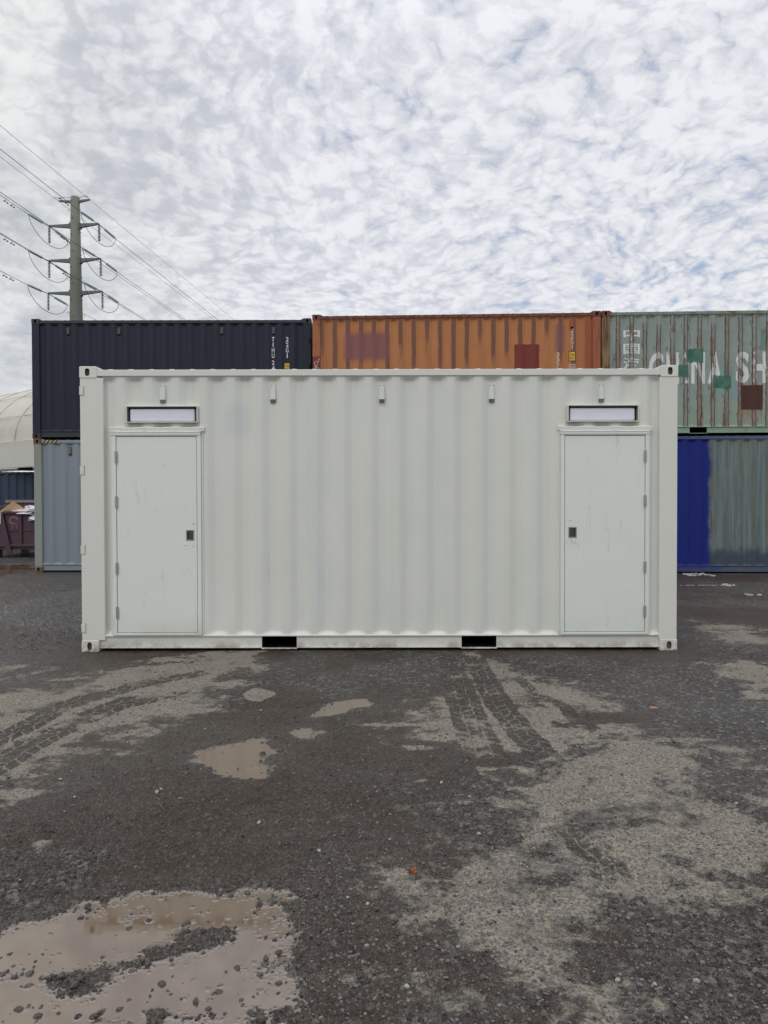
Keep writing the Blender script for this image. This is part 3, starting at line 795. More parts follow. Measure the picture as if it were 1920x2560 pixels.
def stroke(bm, pts, w, y=0.0025):
    P = []
    for i, (x, z) in enumerate(pts):
        a = pts[max(i - 1, 0)]; b = pts[min(i + 1, len(pts) - 1)]
        d = Vector((b[0] - a[0], b[1] - a[1])).normalized(); n_ = Vector((-d.y, d.x)) * w / 2 * (0.7 + 0.5 * math.sin(i * 2.1) ** 2)
        P.append((bm.verts.new((x + n_.x, y, z + n_.y)), bm.verts.new((x - n_.x, y, z - n_.y))))
    for i in range(len(P) - 1): bm.faces.new((P[i][0], P[i][1], P[i + 1][1], P[i + 1][0]))
stroke(bm, [(0.030, 1.545), (0.045, 1.595), (0.062, 1.48), (0.058, 1.39), (0.050, 1.335)], 0.011)
stroke(bm, [(0.030, 1.545), (0.060, 1.600), (0.105, 1.600), (0.118, 1.555), (0.095, 1.505), (0.066, 1.480)], 0.011)
stroke(bm, [(0.066, 1.480), (0.110, 1.470), (0.148, 1.430), (0.140, 1.375), (0.095, 1.350), (0.060, 1.375), (0.040, 1.345)], 0.011)
stroke(bm, [(0.112, 1.628), (0.160, 1.640)], 0.009); stroke(bm, [(0.142, 1.665), (0.136, 1.590)], 0.009)
obj('graffiti', bm, M['graffiti'], oc)

cgr = Corr(0.4805)
gr_m = {'wall': M['green'], 'rail': M['green_rail'], 'post': M['green_post'], 'cast': M['rust_red'], 'sill': M['green_sill']}
gn = container('green_container', along(6.075, 2.896), RZ, 2.591, cgr, gr_m,
               'pale green container with white lettering and vertical rust lines, upper right', GB, pockets=(2.00, 4.05))
for s, (z0, z1) in (('中', (1.965, 2.240)), ('国', (1.690, 1.905)), ('海', (1.380, 1.620))):
    text_piece(gn, s, 0.46, 0.80, z0, z1, M['white_letter'], cgr, 0.02, 'lettering', 0.0035)
for s, a, b in (('C', 0.985, 1.290), ('H', 1.350, 1.610), ('I', 1.705, 1.795), ('N', 1.860, 2.140), ('A', 2.195, 2.490), ('S', 2.765, 3.045), ('H', 3.105, 3.385),
                ('I', 3.475, 3.565), ('P', 3.640, 3.90), ('P', 3.96, 4.22), ('I', 4.30, 4.39), ('N', 4.47, 4.74), ('G', 4.80, 5.09)):
    text_piece(gn, s, a, b, 1.060, 1.715, M['white_letter'], cgr, 0.035 if s != 'I' else 0.0, 'lettering', 0.0035)
for k, (a, b, c, d) in enumerate(((1.74, 2.10, 1.505, 1.775), (1.44, 1.79, 1.21, 1.45), (2.30, 2.67, 0.975, 1.215))):
    M['patch%d' % k] = M.get('patch0') or material('teal_repair_paint', rough=0.6, build=lambda g: g.mix(g.noise(g.coord(), 5, 4, 0.6).ss(0.3, 0.7), (0.03, 0.105, 0.08), (0.07, 0.19, 0.14)))
    bm = B(); xs = sorted([a, b] + cgr.breaks(a, b)); rng = random.Random(k)
    zs = [(c + rng.uniform(-.028, .022), d + rng.uniform(-.022, .03)) for _ in xs]
    P = [[bm.verts.new((x, cgr.prof(x) - 0.0055, zs[i][j])) for i, x in enumerate(xs)] for j in (0, 1)]
    for i in range(len(xs) - 1): bm.faces.new((P[0][i], P[0][i + 1], P[1][i + 1], P[1][i]))
    obj('repair_patch', bm, M['patch0'], gn)

clb = Corr(0.4805)
lb_m = {'wall': M['lowerblue'], 'rail': M['bluesill'], 'post': M['bluesill'], 'cast': M['bluesill'], 'sill': M['bluesill']}
lb = container('blue_container', along(6.075, 0.0), RZ, 2.896, clb, lb_m,
               'container on the ground at the right edge, half deep blue and half weathered teal', GB, pockets=())
lo = container('navy_container', along(0, 0.0), RZ, 2.896, Corr(0.3395), {**lb_m, 'wall': M['navy'], 'rail': M['navy_trim'], 'post': M['navy'], 'cast': M['navy_trim'], 'sill': M['navy_trim']},
               'dark container on the ground underneath the orange one, hidden by the white container', GB, pockets=())

# ---- far left: dark blue container with a fabric shelter on it, and a skip
M['farblue'] = material('far_dark_blue', rough=0.5, build=lambda g: g.mix(g.noise(g.coord(), 3, 5, 0.7), (0.020, 0.036, 0.070), (0.030, 0.050, 0.088)))
cf = Corr(0.30)
fm = {'wall': M['farblue'], 'rail': M['farblue'], 'post': M['farblue'], 'cast': M['farblue'], 'sill': M['farblue']}
fb = container('blue_container', (-16.3, 24.6, 0), 0, 2.591, cf, fm, 'dark blue container far left under the fabric shelter, behind the skip', None, pockets=())

def fabric(g):
    o = g.coord(); x, y, z = g.sep(o)
    n = g.noise(o, 0.9, 5, 0.6); st = g.noise(g.vec(x * 1.5, y * 0.25, z * 0.8), 1.5, 5, 0.65)
    c = g.mix(n, (0.46, 0.44, 0.38), (0.58, 0.55, 0.49))
    c = g.mix(st.ss(0.5, 0.75) * 0.5, c, (0.36, 0.34, 0.29))
    return {'Base Color': c, 'Normal': g.bump(g.noise(o, 2.5, 4, 0.6), 0.4, 0.05)}
M['fabric'] = material('weathered_white_fabric', rough=0.75, build=fabric)
def panel(g):
    o = g.coord(); x, y, z = g.sep(o)
    n = g.noise(o, 1.0, 5, 0.6)
    c = g.mix(n, (0.52, 0.53, 0.47), (0.60, 0.605, 0.55))
    c = g.mix(z.ss(3.2, 3.65) * 0.5, c, (0.50, 0.47, 0.36))
    return g.mix(g.noise(o, 7, 5, 0.7).ss(0.66, 0.7) * 0.6, c, (0.22, 0.2, 0.16))
M['panel'] = material('off_white_wall_panel', rough=0.6, build=panel)
ax = Vector((0.80, -0.60, 0)); bk = Vector((0.60, 0.80, 0))
P0 = Vector((-12.0, 23.70, 0))           # a point on the front springing line
sh = empty('fabric_shelter', tuple(P0)); tag(sh, 'off-white curved fabric shelter roof far left, beyond the container stack', 'shelter')
def sp(a, th, rr=1.0, off=0.0):
    p = ax * a + bk * (4.9 * (1 - math.cos(th) * rr)) ; return Vector((p.x, p.y, 3.58 + 2.75 * math.sin(th) * rr + off))
bays = [-8.2 + 1.9 * i for i in range(10)]
for i in range(len(bays) - 1):
    bm = B(); a0, a1 = bays[i], bays[i + 1]; N = 20; G_ = []
    for j in range(N + 1):
        th = math.pi * j / N
        row = []
        for q in range(7):
            f = q / 6; sag = -0.022 * math.sin(math.pi * f)
            row.append(bm.verts.new(sp(a0 + (a1 - a0) * f, th, 1 + sag)))
        G_.append(row)
    for j in range(N):
        for q in range(6): bm.faces.new((G_[j][q], G_[j][q + 1], G_[j + 1][q + 1], G_[j + 1][q]))
    obj('fabric_panel', bm, M['fabric'], sh, smooth=True)
    bm = B(); tube(bm, [sp(a1, math.pi * j / 24, 1.003) for j in range(25)], 0.014, 6); obj('seam', bm, M['panel'], sh)
for th in (0.33, 0.72):
    bm = B(); tube(bm, [sp(bays[0] + (bays[-1] - bays[0]) * j / 60, th, 0.998 ) for j in range(61)], 0.012, 5); obj('seam', bm, M['fabric'], sh)
bm = B(); A = ax * bays[0]; C = ax * bays[-1]
n3 = Vector((-0.6, -0.8, 0)) * 0.03
bot = lambda a: 2.68
hexa(bm, [tuple(A + n3 + Vector((0, 0, bot(0)))), tuple(C + n3 + Vector((0, 0, bot(1)))), tuple(C - n3 * 3 + Vector((0, 0, bot(1)))), tuple(A - n3 * 3 + Vector((0, 0, bot(0)))),
          tuple(A + n3 + Vector((0, 0, 3.58))), tuple(C + n3 + Vector((0, 0, 3.58))), tuple(C - n3 * 3 + Vector((0, 0, 3.58))), tuple(A - n3 * 3 + Vector((0, 0, 3.58)))])
obj('wall_panel', bm, M['panel'], sh, bevel=0.01)
bm = B(); hexa(bm, [tuple(c_ - n3 * k_ + Vector((0, 0, z_))) for z_ in (2.592, 2.672) for c_, k_ in ((A, 4), (C, 4), (C, 9), (A, 9))])
obj('sill_beam', bm, M['panel'], sh)
q = n3 * 2
for a in (-0.55, -3.5, 2.2, 5.0):
    bm = B(); c0 = ax * a; c1 = ax * (a + 0.9)
    hexa(bm, [tuple(c0 - q + Vector((0, 0, 2.585))), tuple(c1 - q + Vector((0, 0, 2.585))), tuple(c1 - q * 8 + Vector((0, 0, 2.585))), tuple(c0 - q * 8 + Vector((0, 0, 2.585))),
              tuple(c0 - q + Vector((0, 0, 2.675))), tuple(c1 - q + Vector((0, 0, 2.675))), tuple(c1 - q * 8 + Vector((0, 0, 2.675))), tuple(c0 - q * 8 + Vector((0, 0, 2.675)))])
    obj('base_beam', bm, M['void'], sh)
for a in (bays[0] + 0.3, bays[-1] - 0.3):
    for w in (0.0, 9.5):
        bm = B(); c = ax * a + bk * w; box(bm, c.x - 0.1, c.x + 0.1, c.y - 0.1, c.y + 0.1, 0.0, 3.6)
        obj('support_post', bm, M['panel'], sh)

def maroon(g):
    o = g.coord(); x, y, z = g.sep(o); n = g.noise(o, 5, 5, 0.7)
    c = g.mix(n, (0.060, 0.030, 0.042), (0.095, 0.045, 0.060))
    c = g.mix(g.noise(g.vec(x * 3, y * 3, z * 6), 2, 5, 0.7).ss(0.6, 0.66) * 0.7, c, (0.12, 0.06, 0.045))
    return {'Base Color': c, 'Normal': g.bump(n, 0.3, 0.01)}
M['maroon'] = material('maroon_skip_paint', rough=0.6, build=maroon)
M['mauve'] = material('faded_mauve_spray', (0.24, 0.13, 0.16), 0.7)
M['card'] = material('cardboard', rough=0.8, build=lambda g: g.mix(g.noise(g.coord(), 6, 3, 0.6), (0.60, 0.38, 0.21), (0.68, 0.45, 0.27)))
M['plastic'] = material('crumpled_plastic', (0.60, 0.61, 0.64), 0.4)
M['rim'] = material('worn_rim', (0.28, 0.24, 0.24), 0.5)
sk = empty('skip_bin', (-10.3, 19.4, 0)); tag(sk, 'maroon steel skip filled with rubbish, left edge in front of the blue container', 'skip')
bm = B()   # floor, front, back, sides (open top)
x0, x1, y1 = -0.75, 5.4, 2.0
box(bm, x0 + 0.12, x1, 0.0, y1, 0.22, 0.30)
hexa(bm, [(x0 + 0.12, 0.0, 0.30), (x1, 0.0, 0.30), (x1, 0.06, 0.30), (x0 + 0.12, 0.06, 0.30), (x0 - 0.25, 0.0, 1.20), (x1, 0.0, 1.20), (x1, 0.06, 1.20), (x0 - 0.25, 0.06, 1.20)])
hexa(bm, [(x0 + 0.12, y1 - .06, 0.30), (x1, y1 - .06, 0.30), (x1, y1, 0.30), (x0 + 0.12, y1, 0.30), (x0 - 0.25, y1 - .06, 1.50), (x1, y1 - .06, 1.50), (x1, y1, 1.50), (x0 - 0.25, y1, 1.50)])
hexa(bm, [(x0 + 0.12, 0.061, 0.30), (x0 + 0.18, 0.061, 0.30), (x0 + 0.18, y1 - 0.061, 0.30), (x0 + 0.12, y1 - 0.061, 0.30), (x0 - 0.25, 0.061, 1.20), (x0 - 0.19, 0.061, 1.20), (x0 - 0.19, y1 - 0.061, 1.45), (x0 - 0.25, y1 - 0.061, 1.45)])
box(bm, x1 - 0.06, x1 - 0.001, 0.061, y1 - 0.061, 0.30, 1.2)
obj('body', bm, M['maroon'], sk, bevel=0.01)
bm = B(); box(bm, x0 - 0.30, x1, -0.06, 0.08, 1.201, 1.265); obj('front_rim', bm, M['maroon'], sk, bevel=0.015)
bm = B(); box(bm, x0 - 0.30, x1, y1 - 0.10, y1 + 0.04, 1.501, 1.560); box(bm, x0 - 0.30, x1, y1 - 0.11, y1 + 0.02, 1.5605, 1.578); obj('back_rim', bm, M['rim'], sk, bevel=0.008)
bm = B(); box(bm, x0 + 0.13, x1, -0.055, -0.001, 0.30, 0.375); obj('lower_rail', bm, M['maroon'], sk, bevel=0.01)
bm = B(); box(bm, x0 + 0.06, x1, -0.022, -0.001, 0.735, 0.765); obj('middle_rail', bm, M['maroon'], sk)
for xr in (0.38, 1.28, 2.18, 3.08, 3.98):
    bm = B(); box(bm, xr - 0.04, xr + 0.04, -0.045, -0.0225, 0.376, 1.20); obj('rib', bm, M['maroon'], sk, bevel=0.006)
bm = B(); hexa(bm, [(0.0, -0.08, 0.10), (0.17, -0.08, 0.10), (0.17, -0.024, 0.10), (0.0, -0.024, 0.10), (-0.20, -0.08, 1.2), (-0.08, -0.08, 1.2), (-0.08, -0.024, 1.2), (-0.20, -0.024, 1.2)])
obj('rib', bm, M['maroon'], sk, bevel=0.01)
for xf in (-0.45, 1.9, 4.2):
    for yf_ in (0.1, 1.6):
        bm = B(); box(bm, xf, xf + 0.16, yf_, yf_ + 0.2, -0.01, 0.219); obj('foot', bm, M['maroon'], sk)
bm = B()
mk = lambda l: [(x + 0.70, z) for x, z in l]
stroke(bm, mk([(-0.40, 1.02), (-0.45, 1.10), (-0.54, 1.12), (-0.62, 1.07), (-0.62, 0.98), (-0.56, 0.93), (-0.47, 0.94)]), 0.055, -0.003)
stroke(bm, mk([(-0.56, 0.97), (-0.56, 0.78)]), 0.02, -0.003); stroke(bm, mk([(-0.45, 0.96), (-0.44, 0.80)]), 0.018, -0.003)
obj('graffiti', bm, M['mauve'], sk)
bm = B()
v = [bm.verts.new(p) for p in ((-0.62, 0.15, 1.27), (-0.22, 0.10, 1.545), (0.02, 0.15, 1.37), (0.10, 0.2, 1.28), (-0.30, 0.7, 1.1), (-0.5, 0.75, 1.1), (0.05, 0.55, 1.15))]
for f in ((0, 3, 2, 1), (0, 1, 5), (1, 2, 6, 4), (1, 4, 5), (2, 3, 6)): bm.faces.new([v[i] for i in f])
tag(obj('cardboard_box', bm, M['card'], None), 'orange-brown flattened cardboard box poking out of the maroon skip', 'cardboard').location = (-9.97, 19.42, 0)
rg = random.Random(3); bm = B()
bmesh.ops.create_icosphere(bm, subdivisions=3, radius=0.5)
for v in bm.verts:
    p = v.co.copy(); k = 0.35 * math.sin(p.x * 9 + p.y * 4) * math.cos(p.z * 11 + p.x * 3) + 0.2 * math.sin(p.z * 21 + p.y * 13)
    v.co = Vector((p.x * 1.3, p.y * 0.8, p.z * 0.44)) * (1 + k)
o = obj('plastic_sheet', bm, M['plastic'], None); o.location = (-9.45, 19.72, 1.20)
tag(o, 'crumpled grey-white plastic sheeting heaped at the top of the skip', 'plastic sheet')
bm = B(); bmesh.ops.create_grid(bm, x_segments=24, y_segments=10, size=0.5)
for v in bm.verts:
    x, y = v.co.x * 6.0 + 2.35, v.co.y * 1.8 + 1.0
    v.co = Vector((x, y, 0.98 + 0.13 * math.sin(x * 5.1 + y * 3) * math.cos(y * 4.4 + x) + 0.07 * math.sin(x * 13 + y * 9)))
o = obj('rubbish', bm, M['rim'], None); o.location = (-10.3, 19.4, 0); o['kind'] = 'stuff'; tag(o, 'mixed waste filling the maroon skip', 'rubbish')
bm = B(); tube(bm, [(-10.44, 19.62, 1.18), (-10.42, 19.42, 1.275), (-10.42, 19.325, 1.272), (-10.425, 19.30, 1.1), (-10.42, 19.29, 0.93)], 0.014, 6)
tag(obj('strap', bm, M['plastic'], None), 'white strap hanging over the front rim of the skip', 'strap')

# ------------------------------------------------------------------ power pole and lines
M['polegrey'] = material('olive_grey_pole', rough=0.65, build=lambda g: g.mix(g.noise(g.coord(), 0.7, 5, 0.65), (0.125, 0.14, 0.105), (0.165, 0.18, 0.14)))
M['armgrey'] = material('arm_grey', (0.115, 0.13, 0.115), 0.6)
M['wire'] = material('wire_dark', (0.05, 0.055, 0.06), 0.6)
M['glass_teal'] = material('teal_glass_insulator', (0.28, 0.37, 0.36), 0.35)
M['glass_grey'] = material('grey_glass_insulator', (0.20, 0.24, 0.225), 0.35)
PX, PY = -25.85, 60.0
pl = empty('power_pole', (PX, PY, 0)); tag(pl, 'tall olive-grey steel power pole with three pairs of cross arms, behind the navy container', 'power pole')
bm = B(); tube(bm, [(0, 0, 0), (0, 0, 14.0), (0, 0, 20.0), (0, 0, 27.05)], [0.78, 0.56, 0.465, 0.355], 32)
obj('pole', bm, M['polegrey'], pl, smooth=False).data.shade_smooth()
Dv = Vector((0.10, 1.0, 0)).normalized()         # the line runs away along this direction
Av = Vector((1.0, -0.10, 0)).normalized()        # the arms
def disc_string(bm, p, q, r, n, seg=10):
    p, q = Vector(p), Vector(q); tube(bm, [p, q], r * 0.22, 6)
    for i in range(n):
        a = p + (q - p) * ((i + 0.35) / n); b = p + (q - p) * ((i + 0.75) / n)
        tube(bm, [a, b], [r, r * 0.25], seg)
tips = {}
for lv, z in enumerate((24.65, 21.75, 19.02)):
    for s in (-1, 1):
        ln = (2.32, 2.36, 2.46)[lv] if s < 0 else (2.08, 2.20, 2.32)[lv]
        root = Av * s * 0.38; tip = Av * s * ln
        bm = B(); w0, w1 = 0.17, 0.07
        zr, zt = z, z + (0.10 if s > 0 else 0.10)
        pts = []
        for c, w, zz in ((root, w0, zr), (tip, w1, zt)):
            for a_, b_ in ((-1, -1), (1, -1), (1, 1), (-1, 1)):
                pts.append(tuple(c + Dv * w * 0.8 * a_ + Vector((0, 0, zz + w * b_))))
        hexa(bm, pts); bmesh.ops.recalc_face_normals(bm, faces=bm.faces[:])
        arm = obj('cross_arm', bm, M['armgrey'], pl, bevel=0.01)
        bm = B(); c = Av * s * (0.52 - 0.03 * lv)
        c = Av * s * (0.42 + 0.03 * lv); hexa(bm, [tuple(c + Av * u * 0.05 + Dv * v * 0.2 + Vector((0, 0, z + w * 0.24))) for w in (-1, 1) for u, v in ((-1, -1), (1, -1), (1, 1), (-1, 1))])
        bmesh.ops.recalc_face_normals(bm, faces=bm.faces[:]); obj('bracket', bm, M['armgrey'], arm)
        tp = tip + Vector((0, 0, zt - 0.04))
        tips[(lv, s)] = tp
        bm = B(); tube(bm, [tp, tp - Vector((0, 0, 0.16))], 0.05, 6); obj('clevis', bm, M['wire'], arm)
        bm = B(); disc_string(bm, tp - Vector((0, 0, 0.16)), tp - Vector((0, 0, 1.42)), 0.125, 11); obj('insulator', bm, M['glass_grey'], pl)
        lb_ = tp - Vector((0, 0, 1.50))
        for d in (-1, 1):
            a = tp + Dv * d * 1.0 - Vector((0, 0, 0.06)); b = tp + Dv * d * 2.75 - Vector((0, 0, 0.12))
            bm = B(); disc_string(bm, a, b, 0.10, 15); obj('insulator', bm, M['glass_teal'], pl)
            bm = B(); tube(bm, [tp, a], 0.03, 6); tube(bm, [b, tp + Dv * d * 3.0 - Vector((0, 0, 0.14))], 0.03, 6); obj('yoke', bm, M['wire'], pl)
        e0, e1 = tp - Dv * 2.95 - Vector((0, 0, 0.14)), tp + Dv * 2.95 - Vector((0, 0, 0.14))
        jp = []
        for i in range(25):
            t = i / 24; p = e0.lerp(e1, t); dz_ = 1.42 * (1 - (2 * t - 1) ** 2) ** 0.62
            jp.append(p - Vector((0, 0, dz_)))
        bm = B(); tube(bm, jp, 0.022, 6); obj('jumper_cable', bm, M['wire'], pl)
for s in (-1, 1):
    bm = B(); root = Av * s * 0.33; tip = Av * s * (1.30 if s > 0 else 1.45); pts = []
    for c, w, zz in ((root, 0.10, 26.68), (tip, 0.055, 26.80)):
        for a_, b_ in ((-1, -1), (1, -1), (1, 1), (-1, 1)): pts.append(tuple(c + Dv * w * a_ + Vector((0, 0, zz + w * b_))))
    hexa(bm, pts); bmesh.ops.recalc_face_normals(bm, faces=bm.faces[:]); obj('cross_arm', bm, M['armgrey'], pl)
    tips[(9, s)] = tip + Vector((0, 0, 26.78))
    bm = B(); tube(bm, [tip + Vector((0, 0, 26.8)) - Dv * 0.7, tip * 0.9 + Vector((0, 0, 27.02)), tip * 0.6 + Vector((0, 0, 27.12)), tip * 0.3 + Vector((0, 0, 27.02))], 0.018, 5); obj('earth_lead', bm, M['wire'], pl)
def step(pts, rad, n_):
    bm = B(); tube(bm, pts, rad, n_); obj('climbing_step', bm, M['wire'], pl)
for i in range(12):
    z = 26.0 - i * 0.95; s = -1 if i % 2 else 1; r0 = 0.36 + (27.05 - z) * 0.0157
    p = Av * s * r0 + Vector((0, 0, z)); step([p, p + Av * s * 0.14], 0.02, 5)
    if i % 3 == 0:
        for s2 in (-1, 1):
            p = Av * s2 * r0 + Vector((0, 0, z - 0.3 if s2 > 0 else z)); step([p, p + Av * s2 * 0.28 + Vector((0, 0, .05)), p + Av * s2 * 0.30 - Vector((0, 0, .12)), p + Av * s2 * 0.08 - Vector((0, 0, .14))], 0.014, 4)
for i in range(11):
    z = 26.6 - i * 1.37; r0 = 0.36 + (27.05 - z) * 0.0157
    for q in (-0.15, 0.35) if i % 2 else (0.0,):
        c = Vector((-0.42 + q, -0.9, 0)).normalized() * (r0 + 0.005) + Vector((0, 0, z)); bm = B(); tube(bm, [c, c * 1.0 + Vector((-0.01, -0.04, 0))], 0.035, 6); obj('bolt', bm, M['wire'], pl)
names = {(0, -1): 'upper left arm', (0, 1): 'upper right arm', (1, -1): 'middle left arm', (1, 1): 'middle right arm', (2, -1): 'lowest left arm', (2, 1): 'lowest right arm',
         (9, -1): 'left tip of the pole-top arm', (9, 1): 'right tip of the pole-top arm'}
for k, tp in tips.items():
    base = Vector((PX, PY, 0)) + tp; earth = k[0] == 9
    st_ = 0.15 if earth else 3.0; bm = B()
    for d in (-1, 1):
        pts = []
        for i in range(41):
            s = st_ + (230.0 - st_) * (i / 40.0) ** 1.4
            if d < 0 and s > 150: break
            sag = 0.14 * (not earth) + 0.012 * (s - st_) * (0.5 if earth else 1.0) - 0.00005 * (s - st_) ** 2
            if d < 0: sag = 0.14 * (not earth) + (-0.004 if not earth else -0.002) * (s - st_)
            pts.append(base + Dv * d * s - Vector((0, 0, sag)))
        tube(bm, pts, 0.014 if earth else 0.020, 5)
        for q in ((1.2, 2.0) if (d < 0 and not earth) else ()):                      # vibration dampers
            p = base + Dv * d * (st_ + q + 0.8) - Vector((0, 0, 0.22 + 0.14 * (not earth)))
            tube(bm, [p - Dv * 0.22, p + Dv * 0.22], 0.012, 4); tube(bm, [p - Dv * 0.25, p - Dv * 0.12], 0.05, 6); tube(bm, [p + Dv * 0.12, p + Dv * 0.25], 0.05, 6)
            tube(bm, [p, p + Vector((0, 0, 0.2))], 0.014, 4)
    w = obj('power_line', bm, M['wire'], None); tag(w, 'thin dark overhead wire strung from the ' + names[k] + (' of the pole' if 'pole' not in names[k] else ''), 'wire', 'overhead wires')

# ------------------------------------------------------------------ ground (all positions in metres on the yard)
POLY_A = [(0.674, 3.434), (0.863, 3.769), (1.175, 4.175), (1.472, 4.497), (1.677, 4.495), (1.898, 4.326), (1.74, 4.026), (1.529, 3.827), (1.601, 3.646), (1.731, 3.429), (1.719, 3.236), (1.665, 3.024), (1.563, 2.839), (1.377, 2.875), (1.273, 2.987), (1.155, 2.84), (1.071, 2.676), (0.902, 2.646), (0.808, 2.74), (0.839, 2.558), (0.654, 2.373), (0.542, 2.235), (0.46, 2.193), (0.339, 2.258), (0.216, 2.375), (0.219, 2.589), (0.315, 2.844), (0.296, 3.031), (0.509, 3.111)]
POLY_B = [(0.158, 4.885), (0.442, 5.211), (0.673, 5.722), (0.789, 6.712), (0.796, 7.166), (1.038, 6.908), (1.119, 6.342), (1.341, 5.861), (1.639, 5.446), (1.565, 5.088), (1.18, 4.877), (1.148, 4.499), (1.154, 4.101), (1.011, 4.176), (0.912, 4.5), (0.736, 4.502), (0.51, 4.592), (0.205, 4.505)]
POLY_C = [(0.478, 4.069), (0.617, 4.104), (0.968, 3.996), (0.953, 3.831), (0.655, 3.709), (0.501, 3.833)]
POLY_D = [(-3.266, 5.36), (-3.053, 5.616), (-2.674, 5.751), (-2.479, 6.207), (-2.272, 6.942), (-1.663, 7.259), (-1.194, 7.299), (-1.278, 6.732), (-1.424, 6.037), (-1.316, 5.739), (-1.507, 5.346), (-1.625, 5.057), (-1.702, 4.898), (-1.927, 4.52), (-2.01, 4.194), (-2.03, 3.724), (-2.139, 3.501)]
POLY_E = [(-1.138, 5.6), (-1.061, 5.78), (-0.855, 5.665), (-0.871, 5.531), (-0.955, 5.391), (-1.071, 5.442)]
POLY_F = [(-0.393, 5.981), (-0.32, 6.09), (-0.236, 5.965), (-0.309, 5.875)]
POLY_G = [(0.161, 3.835), (0.216, 3.912), (0.25, 3.847), (0.209, 3.785)]
POLY_I = [(-1.902, 3.665), (-1.853, 3.735), (-1.78, 3.711), (-1.831, 3.619)]
POLY_J = [(-1.581, 3.121), (-1.572, 3.207), (-1.488, 3.185), (-1.524, 3.087)]
POLY_K = [(3.986, 9.382), (4.366, 8.675), (4.531, 8.36), (4.033, 7.088), (3.493, 7.317), (3.666, 8.371)]
POLY_L = [(2.85, 6.503), (3.624, 6.683), (2.956, 5.191), (2.805, 5.567), (2.942, 6.077)]
POLY_M = [(-3.68, 6.388), (-3.355, 6.657), (-2.958, 6.848), (-2.833, 6.559), (-3.091, 6.131), (-3.401, 5.902)]
POLY_N = [(-1.758, 5.058), (-1.505, 5.603), (-1.054, 5.957), (-1.233, 5.224), (-1.599, 4.877)]
PUD1 = [(-1.465, 2.497), (-1.374, 2.51), (-1.243, 2.618), (-1.152, 2.669), (-1.039, 2.764), (-0.759, 2.807), (-0.425, 2.795), (-0.326, 2.729), (-0.291, 2.506), (-0.303, 2.402), (-0.281, 2.282), (-0.251, 2.154), (-0.256, 2.021), (-0.653, 1.858), (-1.084, 1.76), (-1.69, 2.081)]
PUD2 = [(-1.101, 4.189), (-1.037, 4.386), (-0.8, 4.512), (-0.679, 4.302), (-0.676, 4.112), (-0.699, 3.938), (-0.862, 3.972), (-1.018, 4.078)]
PUD3 = [(-0.614, 4.674), (-0.581, 4.779), (-0.455, 4.769), (-0.4, 4.672), (-0.452, 4.581), (-0.555, 4.563)]
PUD4 = [(-0.495, 5.016), (-0.388, 5.362), (-0.145, 5.486), (-0.099, 5.335), (-0.272, 5.159)]
PUD5 = [(-9.525, 16.97), (-8.64, 17.194), (-7.969, 16.235), (-7.834, 15.19), (-8.116, 14.454)]
ISL1 = [(-0.968, 2.219), (-0.906, 2.285), (-0.82, 2.342), (-0.69, 2.428), (-0.584, 2.454)]
ISL2 = [(-0.694, 2.096), (-0.523, 2.077), (-0.262, 2.067)]
TRK1 = [(-2.556, 4.229), (-2.483, 4.561), (-2.419, 4.873), (-2.414, 5.189), (-2.331, 5.431), (-2.184, 5.62), (-2.016, 5.959), (-1.789, 6.157), (-1.546, 6.307)]
TRK2 = [(-2.266, 3.823), (-2.242, 4.228), (-2.225, 4.592), (-2.153, 4.798), (-2.077, 5.064), (-2.002, 5.315), (-1.858, 5.45), (-1.751, 5.568), (-1.628, 5.794)]
TRK0 = [(-2.565, 6.411), (-2.464, 6.507), (-2.261, 6.64), (-1.951, 6.721), (-1.596, 6.846)]
TRK3 = [(0.667, 7.069), (0.628, 6.219), (0.6, 5.422), (0.596, 4.569), (0.6, 4.086)]
TRK4 = [(0.875, 7.067), (0.86, 6.135), (0.864, 5.296), (0.903, 4.612), (0.951, 4.157), (1.002, 3.878)]
TRK5 = [(1.136, 6.215), (1.191, 5.614), (1.333, 5.233), (1.309, 4.655)]
PALE = [(-1.775, 3.873), (-1.18, 3.725), (-0.897, 5.129), (-0.144, 2.699), (-0.066, 2.669), (-0.285, 3.061), (-0.596, 3.337), (0.43, 3.22), (0.437, 3.625), (0.306, 3.812), (0.739, 2.234), (0.988, 2.229), (0.85, 2.213), (-1.191, 3.689), (0.068, 2.203)]
DARK = [(-1.271, 2.386), (-1.178, 2.28), (-1.195, 2.263), (-1.154, 2.285), (-1.077, 2.274), (-1.074, 2.251), (-1.167, 2.349), (-1.043, 2.131), (-1.034, 2.093), (-1.108, 2.122), (-0.98, 2.213), (-1.036, 2.257), (-0.783, 2.324), (-0.716, 2.354), (-0.709, 2.234), (-0.8, 2.121), (-0.395, 2.335), (-0.338, 2.238), (-0.296, 2.119), (-0.302, 2.164), (-0.444, 2.159), (-0.516, 2.196), (-0.58, 2.15), (-0.59, 2.46), (-0.621, 2.521), (-0.367, 2.737), (-0.423, 2.689), (-1.12, 2.594), (-0.918, 2.529), (-0.719, 2.563), (-0.486, 2.312), (-0.408, 2.277), (-0.73, 2.207), (-0.534, 2.12), (-0.48, 2.1), (-0.365, 2.072)]
MISC = [(0.119, 2.9), (1.964, 5.166), (6.398, 14.451), (5.204, 12.638), (6.151, 12.679), (6.046, 12.109), (5.938, 11.439)]

